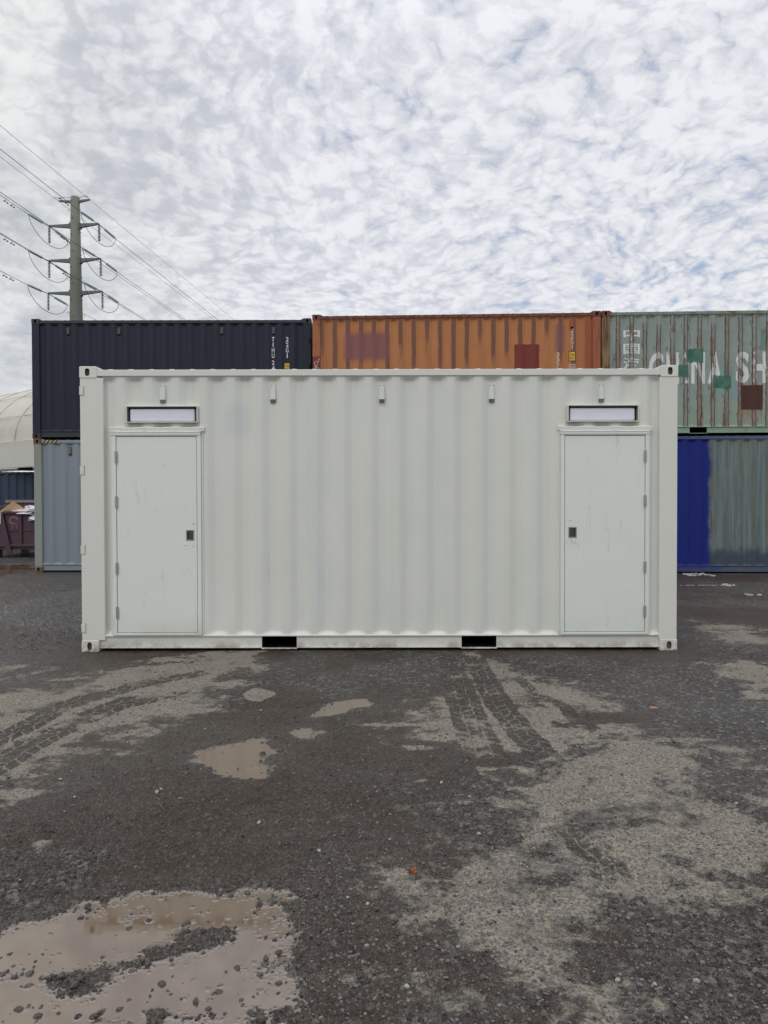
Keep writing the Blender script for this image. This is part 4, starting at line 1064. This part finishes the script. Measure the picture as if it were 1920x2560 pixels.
TRK6 = [(0.86, 3.35), (0.93, 2.95), (0.89, 2.62)]
def vnoise(x, y, seed):
    xi = np.floor(x).astype(np.int64); yi = np.floor(y).astype(np.int64); fx = x - xi; fy = y - yi
    fx = fx * fx * (3 - 2 * fx); fy = fy * fy * (3 - 2 * fy)
    def h(a, b): return hsh(a, b, seed)
    return (h(xi, yi) * (1 - fx) + h(xi + 1, yi) * fx) * (1 - fy) + (h(xi, yi + 1) * (1 - fx) + h(xi + 1, yi + 1) * fx) * fy
def hsh(a, b, seed):
    n = (a * 374761393 + b * 668265263 + seed * 974634777) & 0xffffffff
    n = ((n ^ (n >> 13)) * 1274126177) & 0xffffffff
    n = ((n ^ (n >> 16)) * 2246822519) & 0xffffffff
    return ((n ^ (n >> 15)) & 0xffffff) / float(0xffffff)
def fbm(x, y, sc, seed, oct_=4, g=0.5):
    s = 0; a = 1; t = 0
    for o in range(oct_):
        s = s + a * (vnoise(x * sc + o * 17.3, y * sc + o * 9.1, seed + o) - 0.5); t += a; a *= g; sc *= 2.03
    return s / t * 2
def pebbles(x, y, cell, rmin, rmax, prob, seed):
    """height of rounded stones scattered one per cell, and a random value for the stone"""
    xi = np.floor(x / cell).astype(np.int64); yi = np.floor(y / cell).astype(np.int64)
    H = np.zeros_like(x); C = np.zeros_like(x)
    for a in (-1, 0, 1):
        for b in (-1, 0, 1):
            cx, cy = xi + a, yi + b
            px = (cx + 0.15 + 0.7 * hsh(cx, cy, seed)) * cell; py = (cy + 0.15 + 0.7 * hsh(cx, cy, seed + 1)) * cell
            r = rmin + (rmax - rmin) * hsh(cx, cy, seed + 2) ** 2
            on = hsh(cx, cy, seed + 3) < prob
            th = hsh(cx, cy, seed + 4) * np.pi; el = 1.0 + 0.7 * hsh(cx, cy, seed + 5)
            dx_, dy_ = x - px, y - py
            u = dx_ * np.cos(th) + dy_ * np.sin(th); v = (dy_ * np.cos(th) - dx_ * np.sin(th)) * el
            d = np.maximum(np.maximum(np.abs(u), np.abs(v)), (np.abs(u) + np.abs(v)) * 0.74) / r * 0.8 + np.sqrt(u * u + v * v) / r * 0.2
            h = np.where(on & (d < 1), r * 0.75 * np.minimum(1.0, (1 - np.minimum(d, 1)) * 2.2) ** 0.7, 0)
            C = np.where(h > H, hsh(cx, cy, seed + 6), C); H = np.maximum(H, h)
    return H, C
def poly_sd(x, y, poly):
    """signed distance, positive inside"""
    d = np.full(x.shape, 1e9); inside = np.zeros(x.shape, bool)
    n = len(poly)
    for i in range(n):
        ax_, ay_ = poly[i]; bx_, by_ = poly[(i + 1) % n]
        ex, ey = bx_ - ax_, by_ - ay_; wx_, wy_ = x - ax_, y - ay_
        t = np.clip((wx_ * ex + wy_ * ey) / (ex * ex + ey * ey + 1e-12), 0, 1)
        d = np.minimum(d, (wx_ - ex * t) ** 2 + (wy_ - ey * t) ** 2)
        c = ((ay_ > y) != (by_ > y)) & (x < ex * (y - ay_) / (ey if ey != 0 else 1e-9) + ax_)
        inside ^= c
    return np.where(inside, 1, -1) * np.sqrt(d)
def line_sd(x, y, pts):
    """distance across and length along a polyline"""
    best = np.full(x.shape, 1e9); S = np.zeros(x.shape); U = np.zeros(x.shape); acc = 0.0
    for i in range(len(pts) - 1):
        ax_, ay_ = pts[i]; bx_, by_ = pts[i + 1]; ex, ey = bx_ - ax_, by_ - ay_; ln = math.hypot(ex, ey)
        wx_, wy_ = x - ax_, y - ay_; t = np.clip((wx_ * ex + wy_ * ey) / ln ** 2, 0, 1)
        d = np.hypot(wx_ - ex * t, wy_ - ey * t); cr = (ex * wy_ - ey * wx_) / ln
        m = d < best; best = np.where(m, d, best); S = np.where(m, acc + t * ln, S); U = np.where(m, np.sign(cr) * d, U); acc += ln
    return U, S
def sstep(a, b, v):
    t = np.clip((v - a) / (b - a), 0, 1); return t * t * (3 - 2 * t)
def tread(x, y, pts, half, pitch, seed):
    """1 on the rubber block marks of a tyre track, 0 elsewhere; second result is the track mask"""
    x = x + 0.020 * fbm(x, y, 9, seed); y = y + 0.035 * fbm(x, y, 8, seed + 3)
    u, s = line_sd(x, y, pts)
    au = np.abs(u); inside = sstep(half, half - 0.02, au)
    lane = np.floor((u + half) / (half * 2 / 3.0)); lu = (u + half) / (half * 2 / 3.0) - lane; zz = np.abs(((s / pitch) % 1.0) * 2 - 1) * 0.28; lu = np.clip(lu + np.where(lane == 1, 0.0, 0.0) + 0.0 * zz, 0, 1)
    sl = s + lane * pitch * 0.5 + (lu - 0.5) * pitch * np.where(lane == 1, 0.5, -0.6)
    ph = sl / pitch; ph = ph - np.floor(ph)
    blk = sstep(0.06, 0.17, ph) * sstep(0.96, 0.85, ph) * sstep(0.04, 0.12, lu) * sstep(0.97, 0.89, lu)
    tot = sum(math.hypot(pts[i + 1][0] - pts[i][0], pts[i + 1][1] - pts[i][1]) for i in range(len(pts) - 1))
    end = sstep(0.0, 0.2, s + 0.15 * fbm(x, y, 6, seed + 9)) * sstep(tot, tot - 0.35, s + 0.3 * fbm(x, y, 5, seed + 8))
    return blk * inside * end, inside * end

WATER = -0.004
def farleft2(x, y): return sstep(-2.4, -3.6, x) * sstep(6.5, 8.0, y)
def ground_fields(x, y):
    dist = np.hypot(x, y)
    near = sstep(7.5, 3.0, dist)
    warp = 0.13 * fbm(x, y, 2.6, 40, 4, 0.6) + 0.11 * fbm(x * 0.8, y * 1.2, 13.0, 44, 5, 0.7)
    pebA, cA = pebbles(x, y, 0.017, 0.004, 0.0085, 0.85, 100)
    pebB, cB = pebbles(x, y, 0.042, 0.007, 0.018, 0.38, 200)
    pebC, cC = pebbles(x, y, 0.115, 0.010, 0.024, 0.25, 300)
    low = 0.006 * fbm(x, y, 0.9, 60, 3)
    mid = 0.0045 * fbm(x, y, 6.0, 63, 4, 0.6)
    # dust patches
    dust = np.zeros_like(x)
    for poly, soft, st in ((POLY_A, .10, .95), (POLY_B, .10, .95), (POLY_C, .08, .62), (POLY_D, .12, 1.0), (POLY_E, .06, 1.1), (POLY_F, .05, .8), (POLY_G, .03, .8),
                           (POLY_I, .04, .7), (POLY_J, .05, .7), (POLY_K, .4, .85), (POLY_L, .22, .9), (POLY_M, .18, .7), (POLY_N, .12, .62)):
        sd = poly_sd(x, y, poly) + warp * (1.0 if soft >= 0.08 else 0.4) * (2.5 if soft > 0.2 else 1.0)
        dust = np.maximum(dust, st * sstep(-soft * 0.45, soft * 0.55, sd))
    halo = np.zeros_like(x)
    for poly in (POLY_A, POLY_B, POLY_D, POLY_K):
        halo = np.maximum(halo, sstep(-0.55, 0.0, poly_sd(x, y, poly) + 2.2 * warp))
    halo = halo * np.clip(0.42 + 0.9 * fbm(x * 0.7, y, 9.0, 73, 5, 0.7), 0, 0.8)
    dust = np.maximum(dust, halo * sstep(7.6, 6.5, y) + halo * 0.3)
    streak = fbm(x * 0.6, y * 2.4, 2.6, 77, 5, 0.6)
    far = sstep(9.0, 14.0, y)
    dust = np.clip(dust * (0.86 + 0.95 * fbm(x, y, 4.2, 70, 5, 0.7)) + 0.50 * sstep(0.12, 0.70, streak + 0.5 * fbm(x, y, 18, 72, 4, .7)) + 0.06 * far, 0, 1)
    farleft = sstep(-2.2, -3.2, x) * sstep(5.5, 6.5, y)
    dust = dust * (1 - 0.7 * farleft * sstep(0.0, 0.3, fbm(x, y, 2.0, 78, 3)))
    # tyre tracks
    rut = np.zeros_like(x); tmark = np.zeros_like(x)
    for pts, half, pitch, st, sd_ in ((TRK1, .115, .115, 1, 1), (TRK2, .135, .115, 1, 2), (TRK0, .07, .085, .8, 3), (TRK3, .14, .11, .95, 4), (TRK4, .115, .11, .95, 5), (TRK5, .06, .09, .6, 6), (TRK6, .10, .075, .45, 7)):
        b, m = tread(x, y, pts, half, pitch, sd_ * 13)
        wear = sstep(-0.30, 0.08, fbm(x, y, 5.0, 90 + sd_, 5, .7)) * st
        keep = np.clip(np.maximum(dust * 1.15, (0.72 + 0.9 * fbm(x, y, 5, 91)) * m * sstep(0.05, 0.4, dust + 0.3)), 0, 1)
        tmark = np.maximum(tmark, b * wear); dust = np.where(m > 0.01, np.clip(keep * (1 - b * wear * 0.92) * (1 - 0.25 * m) , 0, 1), dust)
        rut = np.maximum(rut, b * wear)
    # puddles
    basin = np.zeros_like(x); pud = np.zeros_like(x)
    for poly, amp, wf in ((PUD1, .022, .45), (PUD2, .018, .6), (PUD3, .017, .3), (PUD4, .016, .5), (PUD5, .03, 3.0)):
        sd = poly_sd(x, y, poly) + warp * wf
        k = sstep(-0.05, 0.13, sd) if poly is PUD1 else sstep(-0.10, 0.06, sd)
        if poly is PUD5: k = sstep(-0.3, 0.3, sd)
        basin = np.maximum(basin, k * amp); pud = np.maximum(pud, sstep(-0.16, 0.10, sd))
    isl = np.zeros_like(x)
    for pts, wd in ((ISL1, .13), (ISL2, .09)):
        u, s = line_sd(x, y, pts); isl = np.maximum(isl, sstep(wd, wd * 0.1, np.abs(u) + warp * 0.7))
    basin = basin * (1 - 0.78 * isl) * (1 - 0.55 * sstep(0.05, 0.55, fbm(x, y, 4.5, 95, 4, .65)))
    mudrough = sstep(0.35, 0.0, np.hypot((x + 0.10) / 0.75, (y - 2.75) / 0.75) - 0.6)
    calm = 1 - 0.65 * pud
    z = 0.0055 + low * calm + mid * calm - basin - rut * 0.006
    pb = np.maximum(np.maximum(pebA * 1.15, pebB * 1.1), pebC * (0.45 + 1.0 * pud) * (0.3 + 0.7 * (1 - dust)))
    z = z + pb * near * (1 - 0.45 * dust) + 0.010 * mudrough * fbm(x, y, 16, 66, 4, 0.6) * near * (1 - pud)
    z = z + sstep(4.2, 5.6, y) * (0.006 * fbm(x, y, 9.0, 67, 3, .6) + 0.040 * farleft2(x, y) * fbm(x * 0.8, y * 1.3, 4.5, 68, 5, .7)) * (1 - pud)
    z = np.where(y > 6.9, z * np.where(np.abs(x) < 3.3, sstep(8.0, 7.0, y), sstep(15.0, 13.5, y)), z)
    z = np.where(y > 14.0, np.where(x < -7.7, -0.02 * basin / 0.03 + 0.002, z), z)
    stone = np.where(pebC > pebB, cC, np.where(pebB > pebA, cB, cA)); stone = np.where(pb > 0.0008, stone, 0.5)
    top = np.clip(pb / 0.006, 0, 1)
    mud = sstep(-0.40, 0.20, fbm(x, y, 0.8, 81, 4)) * 0.95 + 0.35 * mudrough + 0.4 * pud
    mud = np.clip(mud, 0, 1)
    return z, dust, mud, stone, top * near, pud, rut

def spaced(a, b, n): return list(np.linspace(a, b, n, endpoint=False))
inv = list(1.0 / np.linspace(1 / 1.62, 1 / 7.3, 640, endpoint=False))
rows = [-40, -20, -10, -5, -2.5, -1, 0, 0.7, 1.2, 1.45] + inv + list(1.0 / np.linspace(1 / 7.3, 1 / 20.0, 130, endpoint=False)) + [20, 23, 27, 33, 42, 60, 90, 150, 260, 450, 800]
tc = np.linspace(-0.70, 0.70, 1060)
outer = np.array([0.74, 0.80, 0.88, 1.0, 1.2, 1.6, 2.4, 4, 8, 20])
ts = np.concatenate([-outer[::-1], tc, outer])
rows = np.array(rows, float)
YY, TT = np.meshgrid(rows, ts, indexing='ij')
XX = TT * np.maximum(YY, 1.62)
fz, fdust, fmud, fstone, ftop, fpud, frut = ground_fields(XX.ravel(), YY.ravel())
nr, nc = XX.shape
idx = np.arange(nr * nc).reshape(nr, nc)
quads = np.stack([idx[:-1, :-1], idx[:-1, 1:], idx[1:, 1:], idx[1:, :-1]], -1).reshape(-1, 4)
def grid_mesh(name, co, quads, attrs=None):
    me = bpy.data.meshes.new(name)
    me.vertices.add(len(co)); me.vertices.foreach_set('co', co.astype(np.float32).ravel())
    me.loops.add(quads.size); me.loops.foreach_set('vertex_index', quads.astype(np.int32).ravel())
    me.polygons.add(len(quads)); me.polygons.foreach_set('loop_start', np.arange(0, quads.size, quads.shape[1], dtype=np.int32))
    for k, v in (attrs or {}).items():
        a = me.attributes.new(k, 'FLOAT', 'POINT'); a.data.foreach_set('value', v.astype(np.float32).ravel())
    me.update(calc_edges=True); me.validate(); me.shade_smooth()
    return me
def ground_mat(g):
    o = g.coord(); x, y, z = g.sep(o)
    dust, mud, stone, top, pud, rut = (g.attr(n) for n in ('dust', 'mud', 'stone', 'top', 'pud', 'rut'))
    v1 = g.voro(o, 95.0, 'F1', 'Color'); vr, vg, vb = g.sep(v1)
    v2 = g.voro(o, 42.0, 'F1', 'Color'); v2r, v2g, v2b = g.sep(v2)
    vd = g.voro(o, 95.0, 'F1', 'Distance'); vd2 = g.voro(o, 42.0, 'F1', 'Distance')
    n = g.noise(o, 6, 6, 0.7); nf = g.noise(o, 160, 3, 0.7); nl = g.noise(o, 1.1, 5, 0.6)
    dark = g.mix(vr, (0.012, 0.0108, 0.0095), (0.106, 0.094, 0.081))
    dark = g.mix(v2g.ss(0.80, 0.95) * 0.85, dark, (0.20, 0.192, 0.178))
    brown = g.mix(n, (0.022, 0.0150, 0.0105), (0.078, 0.054, 0.037))
    c = g.mix((mud * 0.75 + 0.12 + (n - 0.5) * 1.2 + (nl - 0.5) * 1.0).ss(0.12, 0.72), dark, brown)
    c = g.mix(vg.ss(0.86, 0.97) * 0.55, c, (0.15, 0.142, 0.128))
    st = g.mix(stone.ss(0.1, 0.95), (0.030, 0.028, 0.026), (0.145, 0.136, 0.120))
    c = g.mix(top * 0.60, c, st)
    tan = g.mix(n, (0.23, 0.198, 0.152), (0.36, 0.315, 0.245))
    grit = g.mix(vr, (0.07, 0.072, 0.078), (0.19, 0.188, 0.18))
    thin = (vd.ss(0.12, 0.50)) * 0.5 + nf * 0.35
    dk = (dust * 1.35 - thin * 0.75 + (n - 0.5) * 0.5).ss(0.05, 0.60)
    tan = g.mix(vb.ss(0.35, 0.75) * 0.6, tan, grit)
    tan = g.mix(top * stone.ss(0.35, 0.8, 0.55, 0.0), tan, (0.10, 0.105, 0.115))
    c = g.mix(dk * (1.0 - pud * 0.75), c, tan)
    c = g.mix(rut * 0.6, c, (0.052, 0.043, 0.034))
    wet = (g.noise(o, 0.6, 4, 0.6).ss(0.35, 0.7) * 0.5 + mud * 0.2 + pud * 0.5) * (1.0 - dk)
    farw = x.ss(-2.6, -4.0) * y.ss(5.0, 8.0)
    wet = (wet + farw * 0.9 * (1.0 - dk)).clamp()
    rough = (0.86 - wet * 0.50 - (1.0 - dk) * 0.10)
    h = vd.ss(0.0, 0.6, 1, 0) * 0.5 + vd2.ss(0.0, 0.6, 1, 0) * v2b * 1.0 + nf * 0.3 + n * 1.0
    h = h + g.noise(o, 16, 4, 0.65) * 1.6 + g.noise(g.vec(x * 0.8, y * 1.4, z), 5.5, 4, 0.7) * farw * 9.0
    return {'Base Color': c, 'Roughness': rough, 'Specular IOR Level': wet * 0.5 + 0.25, 'Normal': g.bump(h, 1.0, 0.017)}
M['ground'] = material('wet_gravel_and_dried_mud', rough=0.8, build=ground_mat)
gme = grid_mesh('ground', np.stack([XX.ravel(), YY.ravel(), fz], -1), quads, {'dust': fdust, 'mud': fmud, 'stone': fstone, 'top': ftop, 'pud': fpud, 'rut': frut})
ground = link('ground', gme, M['ground']); ground['kind'] = 'structure'

def water_mat(g):
    o = g.coord(); n = g.noise(o, 3, 4, 0.6); n2 = g.noise(o, 1.3, 3, 0.5)
    dp = g.attr('depth')
    c = g.mix(n, (0.115, 0.073, 0.042), (0.145, 0.096, 0.057))
    c = g.mix(dp.ss(0.35, 0.0) * 0.75, c, (0.085, 0.064, 0.046))
    return {'Base Color': c, 'Roughness': 0.035, 'IOR': 2.25, 'Specular IOR Level': 0.5, 'Normal': g.bump(g.noise(o, 14, 2, 0.5), 0.02, 0.004)}
M['water'] = material('muddy_puddle_water', rough=0.03, build=water_mat)
def water_sheet(poly, pad, level=WATER):
    px_ = [p[0] for p in poly]; py_ = [p[1] for p in poly]
    r0, r1 = np.searchsorted(rows, min(py_) - pad), np.searchsorted(rows, max(py_) + pad)
    sub = slice(r0, r1)
    X, Y, Z = XX[sub], YY[sub], fz.reshape(nr, nc)[sub]
    cm = np.where(((X > min(px_) - pad) & (X < max(px_) + pad)).any(0))[0]; X, Y, Z = X[:, cm], Y[:, cm], Z[:, cm]
    men = 0.0020 * sstep(-0.0022, 0.0008, Z - level) * (Z < level + 0.02)
    ok = poly_sd(X, Y, poly) > -pad
    keep = ok & (Z < level + 0.006)
    keepq = keep[:-1, :-1] | keep[1:, :-1] | keep[:-1, 1:] | keep[1:, 1:]
    keepq &= ok[:-1, :-1] & ok[1:, 1:]
    depth = np.clip((level - Z) / 0.012, 0, 1)
    ii = np.arange(X.size).reshape(X.shape)
    q = np.stack([ii[:-1, :-1], ii[:-1, 1:], ii[1:, 1:], ii[1:, :-1]], -1)[keepq].reshape(-1, 4)
    used = np.unique(q); remap = -np.ones(X.size, np.int64); remap[used] = np.arange(len(used))
    co = np.stack([X.ravel(), Y.ravel(), (level + men).ravel()], -1)[used]
    me = grid_mesh('puddle_water', co, remap[q], {'depth': depth.ravel()[used]})
    w = link('puddle_water', me, M['water']); w['kind'] = 'structure'
    return w
for poly, pad in ((PUD1, .22), (PUD2, .15), (PUD3, .10), (PUD4, .12)): water_sheet(poly, pad)
bm = B(); vs = [bm.verts.new((-14.5, 14.2, -0.004)), bm.verts.new((-7.68, 14.2, -0.004)), bm.verts.new((-7.68, 18.3, -0.004)), bm.verts.new((-14.5, 18.3, -0.004))]; bm.faces.new(vs)
me5 = B(); 
w5 = obj('puddle_water', bm, M['water']); w5['kind'] = 'structure'
a = w5.data.attributes.new('depth', 'FLOAT', 'POINT'); a.data.foreach_set('value', [1.0] * 4)

# loose gravel, joined; the biggest stones are things of their own
ICO = None
def stone_template(seed):
    rg = random.Random(seed); bm = B(); bmesh.ops.create_icosphere(bm, subdivisions=1, radius=1.0)
    s = Vector((1.0, rg.uniform(0.65, 0.9), rg.uniform(0.45, 0.7)))
    cuts = [Vector((rg.uniform(-1, 1), rg.uniform(-1, 1), rg.uniform(-0.6, 1))).normalized() for _ in range(5)]
    for v in bm.verts:
        p = v.co.normalized()
        for c in cuts:
            d = p.dot(c)
            if d > 0.72: p -= c * (d - 0.72)
        p *= rg.uniform(0.88, 1.08); v.co = Vector((p.x * s.x, p.y * s.y, p.z * s.z))
    co = np.array([v.co[:] for v in bm.verts]); fc = np.array([[v.index for v in f.verts] for f in bm.faces]); bm.free()
    return co, fc
TPL = [stone_template(i) for i in range(8)]
def ground_z(x, y): return ground_fields(np.array(x, float), np.array(y, float))
print('TPL', len(TPL[0][0]), len(TPL[0][1]))
N = 16000
u = RNG.random(N); yy = 1.75 + (RNG.random(N) ** 1.25) * 7.0; xx = (RNG.random(N) * 2 - 1) * 0.66 * yy
cl = fbm(xx, yy, 1.6, 500, 4); keep = (RNG.random(N) < 0.35 + 0.9 * np.clip(cl + 0.25, 0, 1))
xx, yy = xx[keep], yy[keep]
NB = 2600; yb_ = 1.75 + RNG.random(NB) ** 1.3 * 1.5; xb_ = -0.35 + RNG.random(NB) * (0.35 + 0.66 * yb_)
small = len(xx); xx = np.concatenate([xx, xb_]); yy = np.concatenate([yy, yb_]); isb = np.arange(len(xx)) >= small
gz = ground_z(xx, yy); keep = (gz[0] > WATER + 0.001) & ~((yy > 7.1) & (np.abs(xx) < 3.1)); xx, yy, isb = xx[keep], yy[keep], isb[keep]; z0 = gz[0][keep]; dsts = gz[1][keep]
n = len(xx); r = 0.0028 + 0.0078 * RNG.random(n) ** 3.2 + 0.0012 * (yy > 3.5)
r = np.where(isb, 0.0042 + 0.0062 * RNG.random(n) ** 2.2, r)
rot = RNG.random(n) * 6.28; tone = np.where(isb, 0.35 + 0.55 * RNG.random(n), RNG.random(n) ** 1.6)
vs_, fs_, at_ = [], [], []; off = 0
for i in range(n):
    co, fc = TPL[i % 8]; c, s = math.cos(rot[i]), math.sin(rot[i])
    p = co * r[i]; q = np.stack([p[:, 0] * c - p[:, 1] * s + xx[i], p[:, 0] * s + p[:, 1] * c + yy[i], p[:, 2] + z0[i] + r[i] * 0.15], -1)
    vs_.append(q); fs_.append(fc + off); off += len(co); at_.append(np.full(len(co), tone[i]))
def stone_mat(g):
    t = g.attr('tone'); n = g.noise(g.coord(), 90, 3, 0.7)
    c = g.mix(t.ss(0.0, 0.8), (0.026, 0.025, 0.024), (0.15, 0.147, 0.138)); c = g.mix(t.ss(0.82, 1.0), c, (0.30, 0.295, 0.27))
    return {'Base Color': g.mix(n * 0.35, c, (0.07, 0.055, 0.045)), 'Roughness': 0.6}
M['gravel'] = material('loose_gravel', rough=0.6, build=stone_mat)
gm = grid_mesh('gravel', np.concatenate(vs_), np.concatenate(fs_), {'tone': np.concatenate(at_)}); 
gm.polygons.foreach_set('use_smooth', np.zeros(len(gm.polygons), bool))
gv = link('gravel', gm, M['gravel']); gv['kind'] = 'stuff'; tag(gv, 'small loose grey stones scattered all over the wet yard', 'gravel')

M['stone_dark'] = material('wet_dark_stone', rough=0.42, build=lambda g: g.mix(g.noise(g.coord(), 60, 5, 0.7), (0.024, 0.022, 0.021), (0.075, 0.068, 0.060)))
M['stone_pale'] = material('pale_grey_stone', rough=0.7, build=lambda g: g.mix(g.noise(g.coord(), 60, 5, 0.7), (0.22, 0.22, 0.21), (0.36, 0.355, 0.33)))
def big_stone_mesh(seed, mat):
    rg = random.Random(seed); bm = B(); bmesh.ops.create_icosphere(bm, subdivisions=2, radius=1.0)
    cuts = [(Vector((rg.uniform(-1, 1), rg.uniform(-1, 1), rg.uniform(-0.5, 1))).normalized(), rg.uniform(0.55, 0.8)) for _ in range(9)]
    for v in bm.verts:
        p = v.co.copy()
        for c, k in cuts:
            d = p.dot(c)
            if d > k: p -= c * (d - k)
        p *= 1 + 0.06 * math.sin(p.x * 7 + seed) * math.cos(p.y * 8); v.co = Vector((p.x, p.y * 0.8, p.z * 0.62))
    me = bpy.data.meshes.new('loose_stone'); bm.to_mesh(me); bm.free(); me.materials.append(mat); return me
BD = [big_stone_mesh(i, M['stone_dark']) for i in range(5)]; BP = [big_stone_mesh(20 + i, M['stone_pale']) for i in range(4)]
def place_stone(x, y, r, me, label, group, sink=0.25, lvl=None):
    z = float(ground_z([x], [y])[0][0])
    if lvl is not None: z = max(z, lvl)
    o = bpy.data.objects.new('loose_stone', me); COL.objects.link(o)
    o.location = (x, y, z + r * 0.62 * (1 - 2 * sink)); o.scale = (r, r, r); o.rotation_euler = (random.uniform(-.3, .3), random.uniform(-.3, .3), random.uniform(0, 6.28))
    tag(o, label, 'stone', group); return o
for i, (x, y) in enumerate(DARK):
    place_stone(x, y, random.uniform(0.010, 0.019), BD[i % 5], 'small dark wet stone sticking up out of the muddy puddle in front', 'dark stones in the puddle', 0.3, WATER - 0.004)
    for q in range(3):
        a_, d_ = random.uniform(0, 6.28), random.uniform(0.02, 0.07)
        place_stone(x + math.cos(a_) * d_, y + math.sin(a_) * d_, random.uniform(0.004, 0.010), BD[(i + q) % 5], 'small dark wet stone sticking up out of the muddy puddle in front', 'dark stones in the puddle', 0.3, WATER - 0.003)
for i, (x, y) in enumerate(PALE):
    place_stone(x, y, random.uniform(0.009, 0.014), BP[i % 4], 'pale grey loose stone lying on the dark wet gravel', 'pale loose stones')
for i in range(70):
    y = 2.0 + 4.6 * random.random() ** 1.2; x = random.uniform(-0.55, 0.55) * y
    if 1.8 < y < 2.85 and -1.5 < x < -0.2: continue
    place_stone(x, y, random.uniform(0.007, 0.013), (BD + BP[:1])[i % 6], 'loose stone about two centimetres wide lying on the wet gravel away from the puddle', 'loose stones on the gravel')

M['rusty_lump'] = material('orange_rust_lump', rough=0.8, build=lambda g: g.mix(g.noise(g.coord(), 90, 4, 0.7), (0.20, 0.055, 0.015), (0.42, 0.15, 0.04)))
x, y = MISC[0]; z = float(ground_z([x], [y])[0][0]); bm = B(); rg = random.Random(5)
bmesh.ops.create_icosphere(bm, subdivisions=3, radius=0.014)
for v in bm.verts: v.co *= 1 + 0.45 * math.sin(v.co.x * 420) * math.cos(v.co.y * 510 + v.co.z * 300)
o = obj('orange_lump', bm, M['rusty_lump']); o.location = (x, y, z + 0.006); tag(o, 'small crumpled bright orange scrap on the brown mud right of the puddle', 'litter')
x, y = MISC[1]; z = float(ground_z([x], [y])[0][0]); bm = B(); box(bm, -.028, .028, -.014, .014, 0, .016)
M['brick'] = material('brick_chip', (0.30, 0.19, 0.12), 0.8)
o = obj('brick_chip', bm, M['brick'], bevel=0.004); o.location = (x, y, z); o.rotation_euler = (0.1, 0.05, 0.3); tag(o, 'light brown brick chip lying on dark gravel in front of the right door', 'brick piece')
M['whitebit'] = material('white_flaked_paint', (0.46, 0.46, 0.43), 0.8)
def flakes(cx, cy, sx, sy, n, rmin, rmax, label, seed):
    rg = random.Random(seed); bm = B()
    for i in range(n):
        a = rg.uniform(-1, 1); x = cx + a * sx; y = cy + rg.uniform(-1, 1) * sy; r = rg.uniform(rmin, rmax); k = 7
        top = [bm.verts.new((x + math.cos(6.28 * j / k) * r * rg.uniform(0.5, 1.2), y + math.sin(6.28 * j / k) * r * rg.uniform(0.5, 1.0), 0.014 + rg.uniform(0, 0.008))) for j in range(k)]
        bot = [bm.verts.new((v.co.x, v.co.y, 0.0)) for v in top]
        bm.faces.new(top)
        for j in range(k): bm.faces.new((bot[j], bot[(j + 1) % k], top[(j + 1) % k], top[j]))
    tag(obj('white_debris', bm, M['whitebit']), label, 'debris')
flakes(MISC[2][0], MISC[2][1], 0.24, 0.26, 30, 0.012, 0.06, 'heap of flat white scraps on the asphalt near the blue half of the lower container', 1)
flakes(MISC[4][0], MISC[4][1], 0.10, 0.14, 7, 0.015, 0.05, 'few small white scraps on dark ground at the far right edge, farther group', 3)
flakes(MISC[6][0], MISC[6][1], 0.10, 0.10, 5, 0.02, 0.05, 'small white fleck on dark ground at the far right edge, nearest one', 4)
bm = B(); rg = random.Random(9); x = 4.55
while x < 6.05:
    w = rg.uniform(0.04, 0.16); y = 12.66 + rg.uniform(-0.015, 0.015)
    v = [bm.verts.new(p) for p in ((x, y, 0.009), (x + w, y + rg.uniform(-.01, .01), 0.009), (x + w, y + 0.055, 0.009), (x, y + 0.05, 0.009))]; bm.faces.new(v); x += w + rg.uniform(0.0, 0.06)
o = obj('painted_line', bm, M['whitebit']); o['kind'] = 'structure'
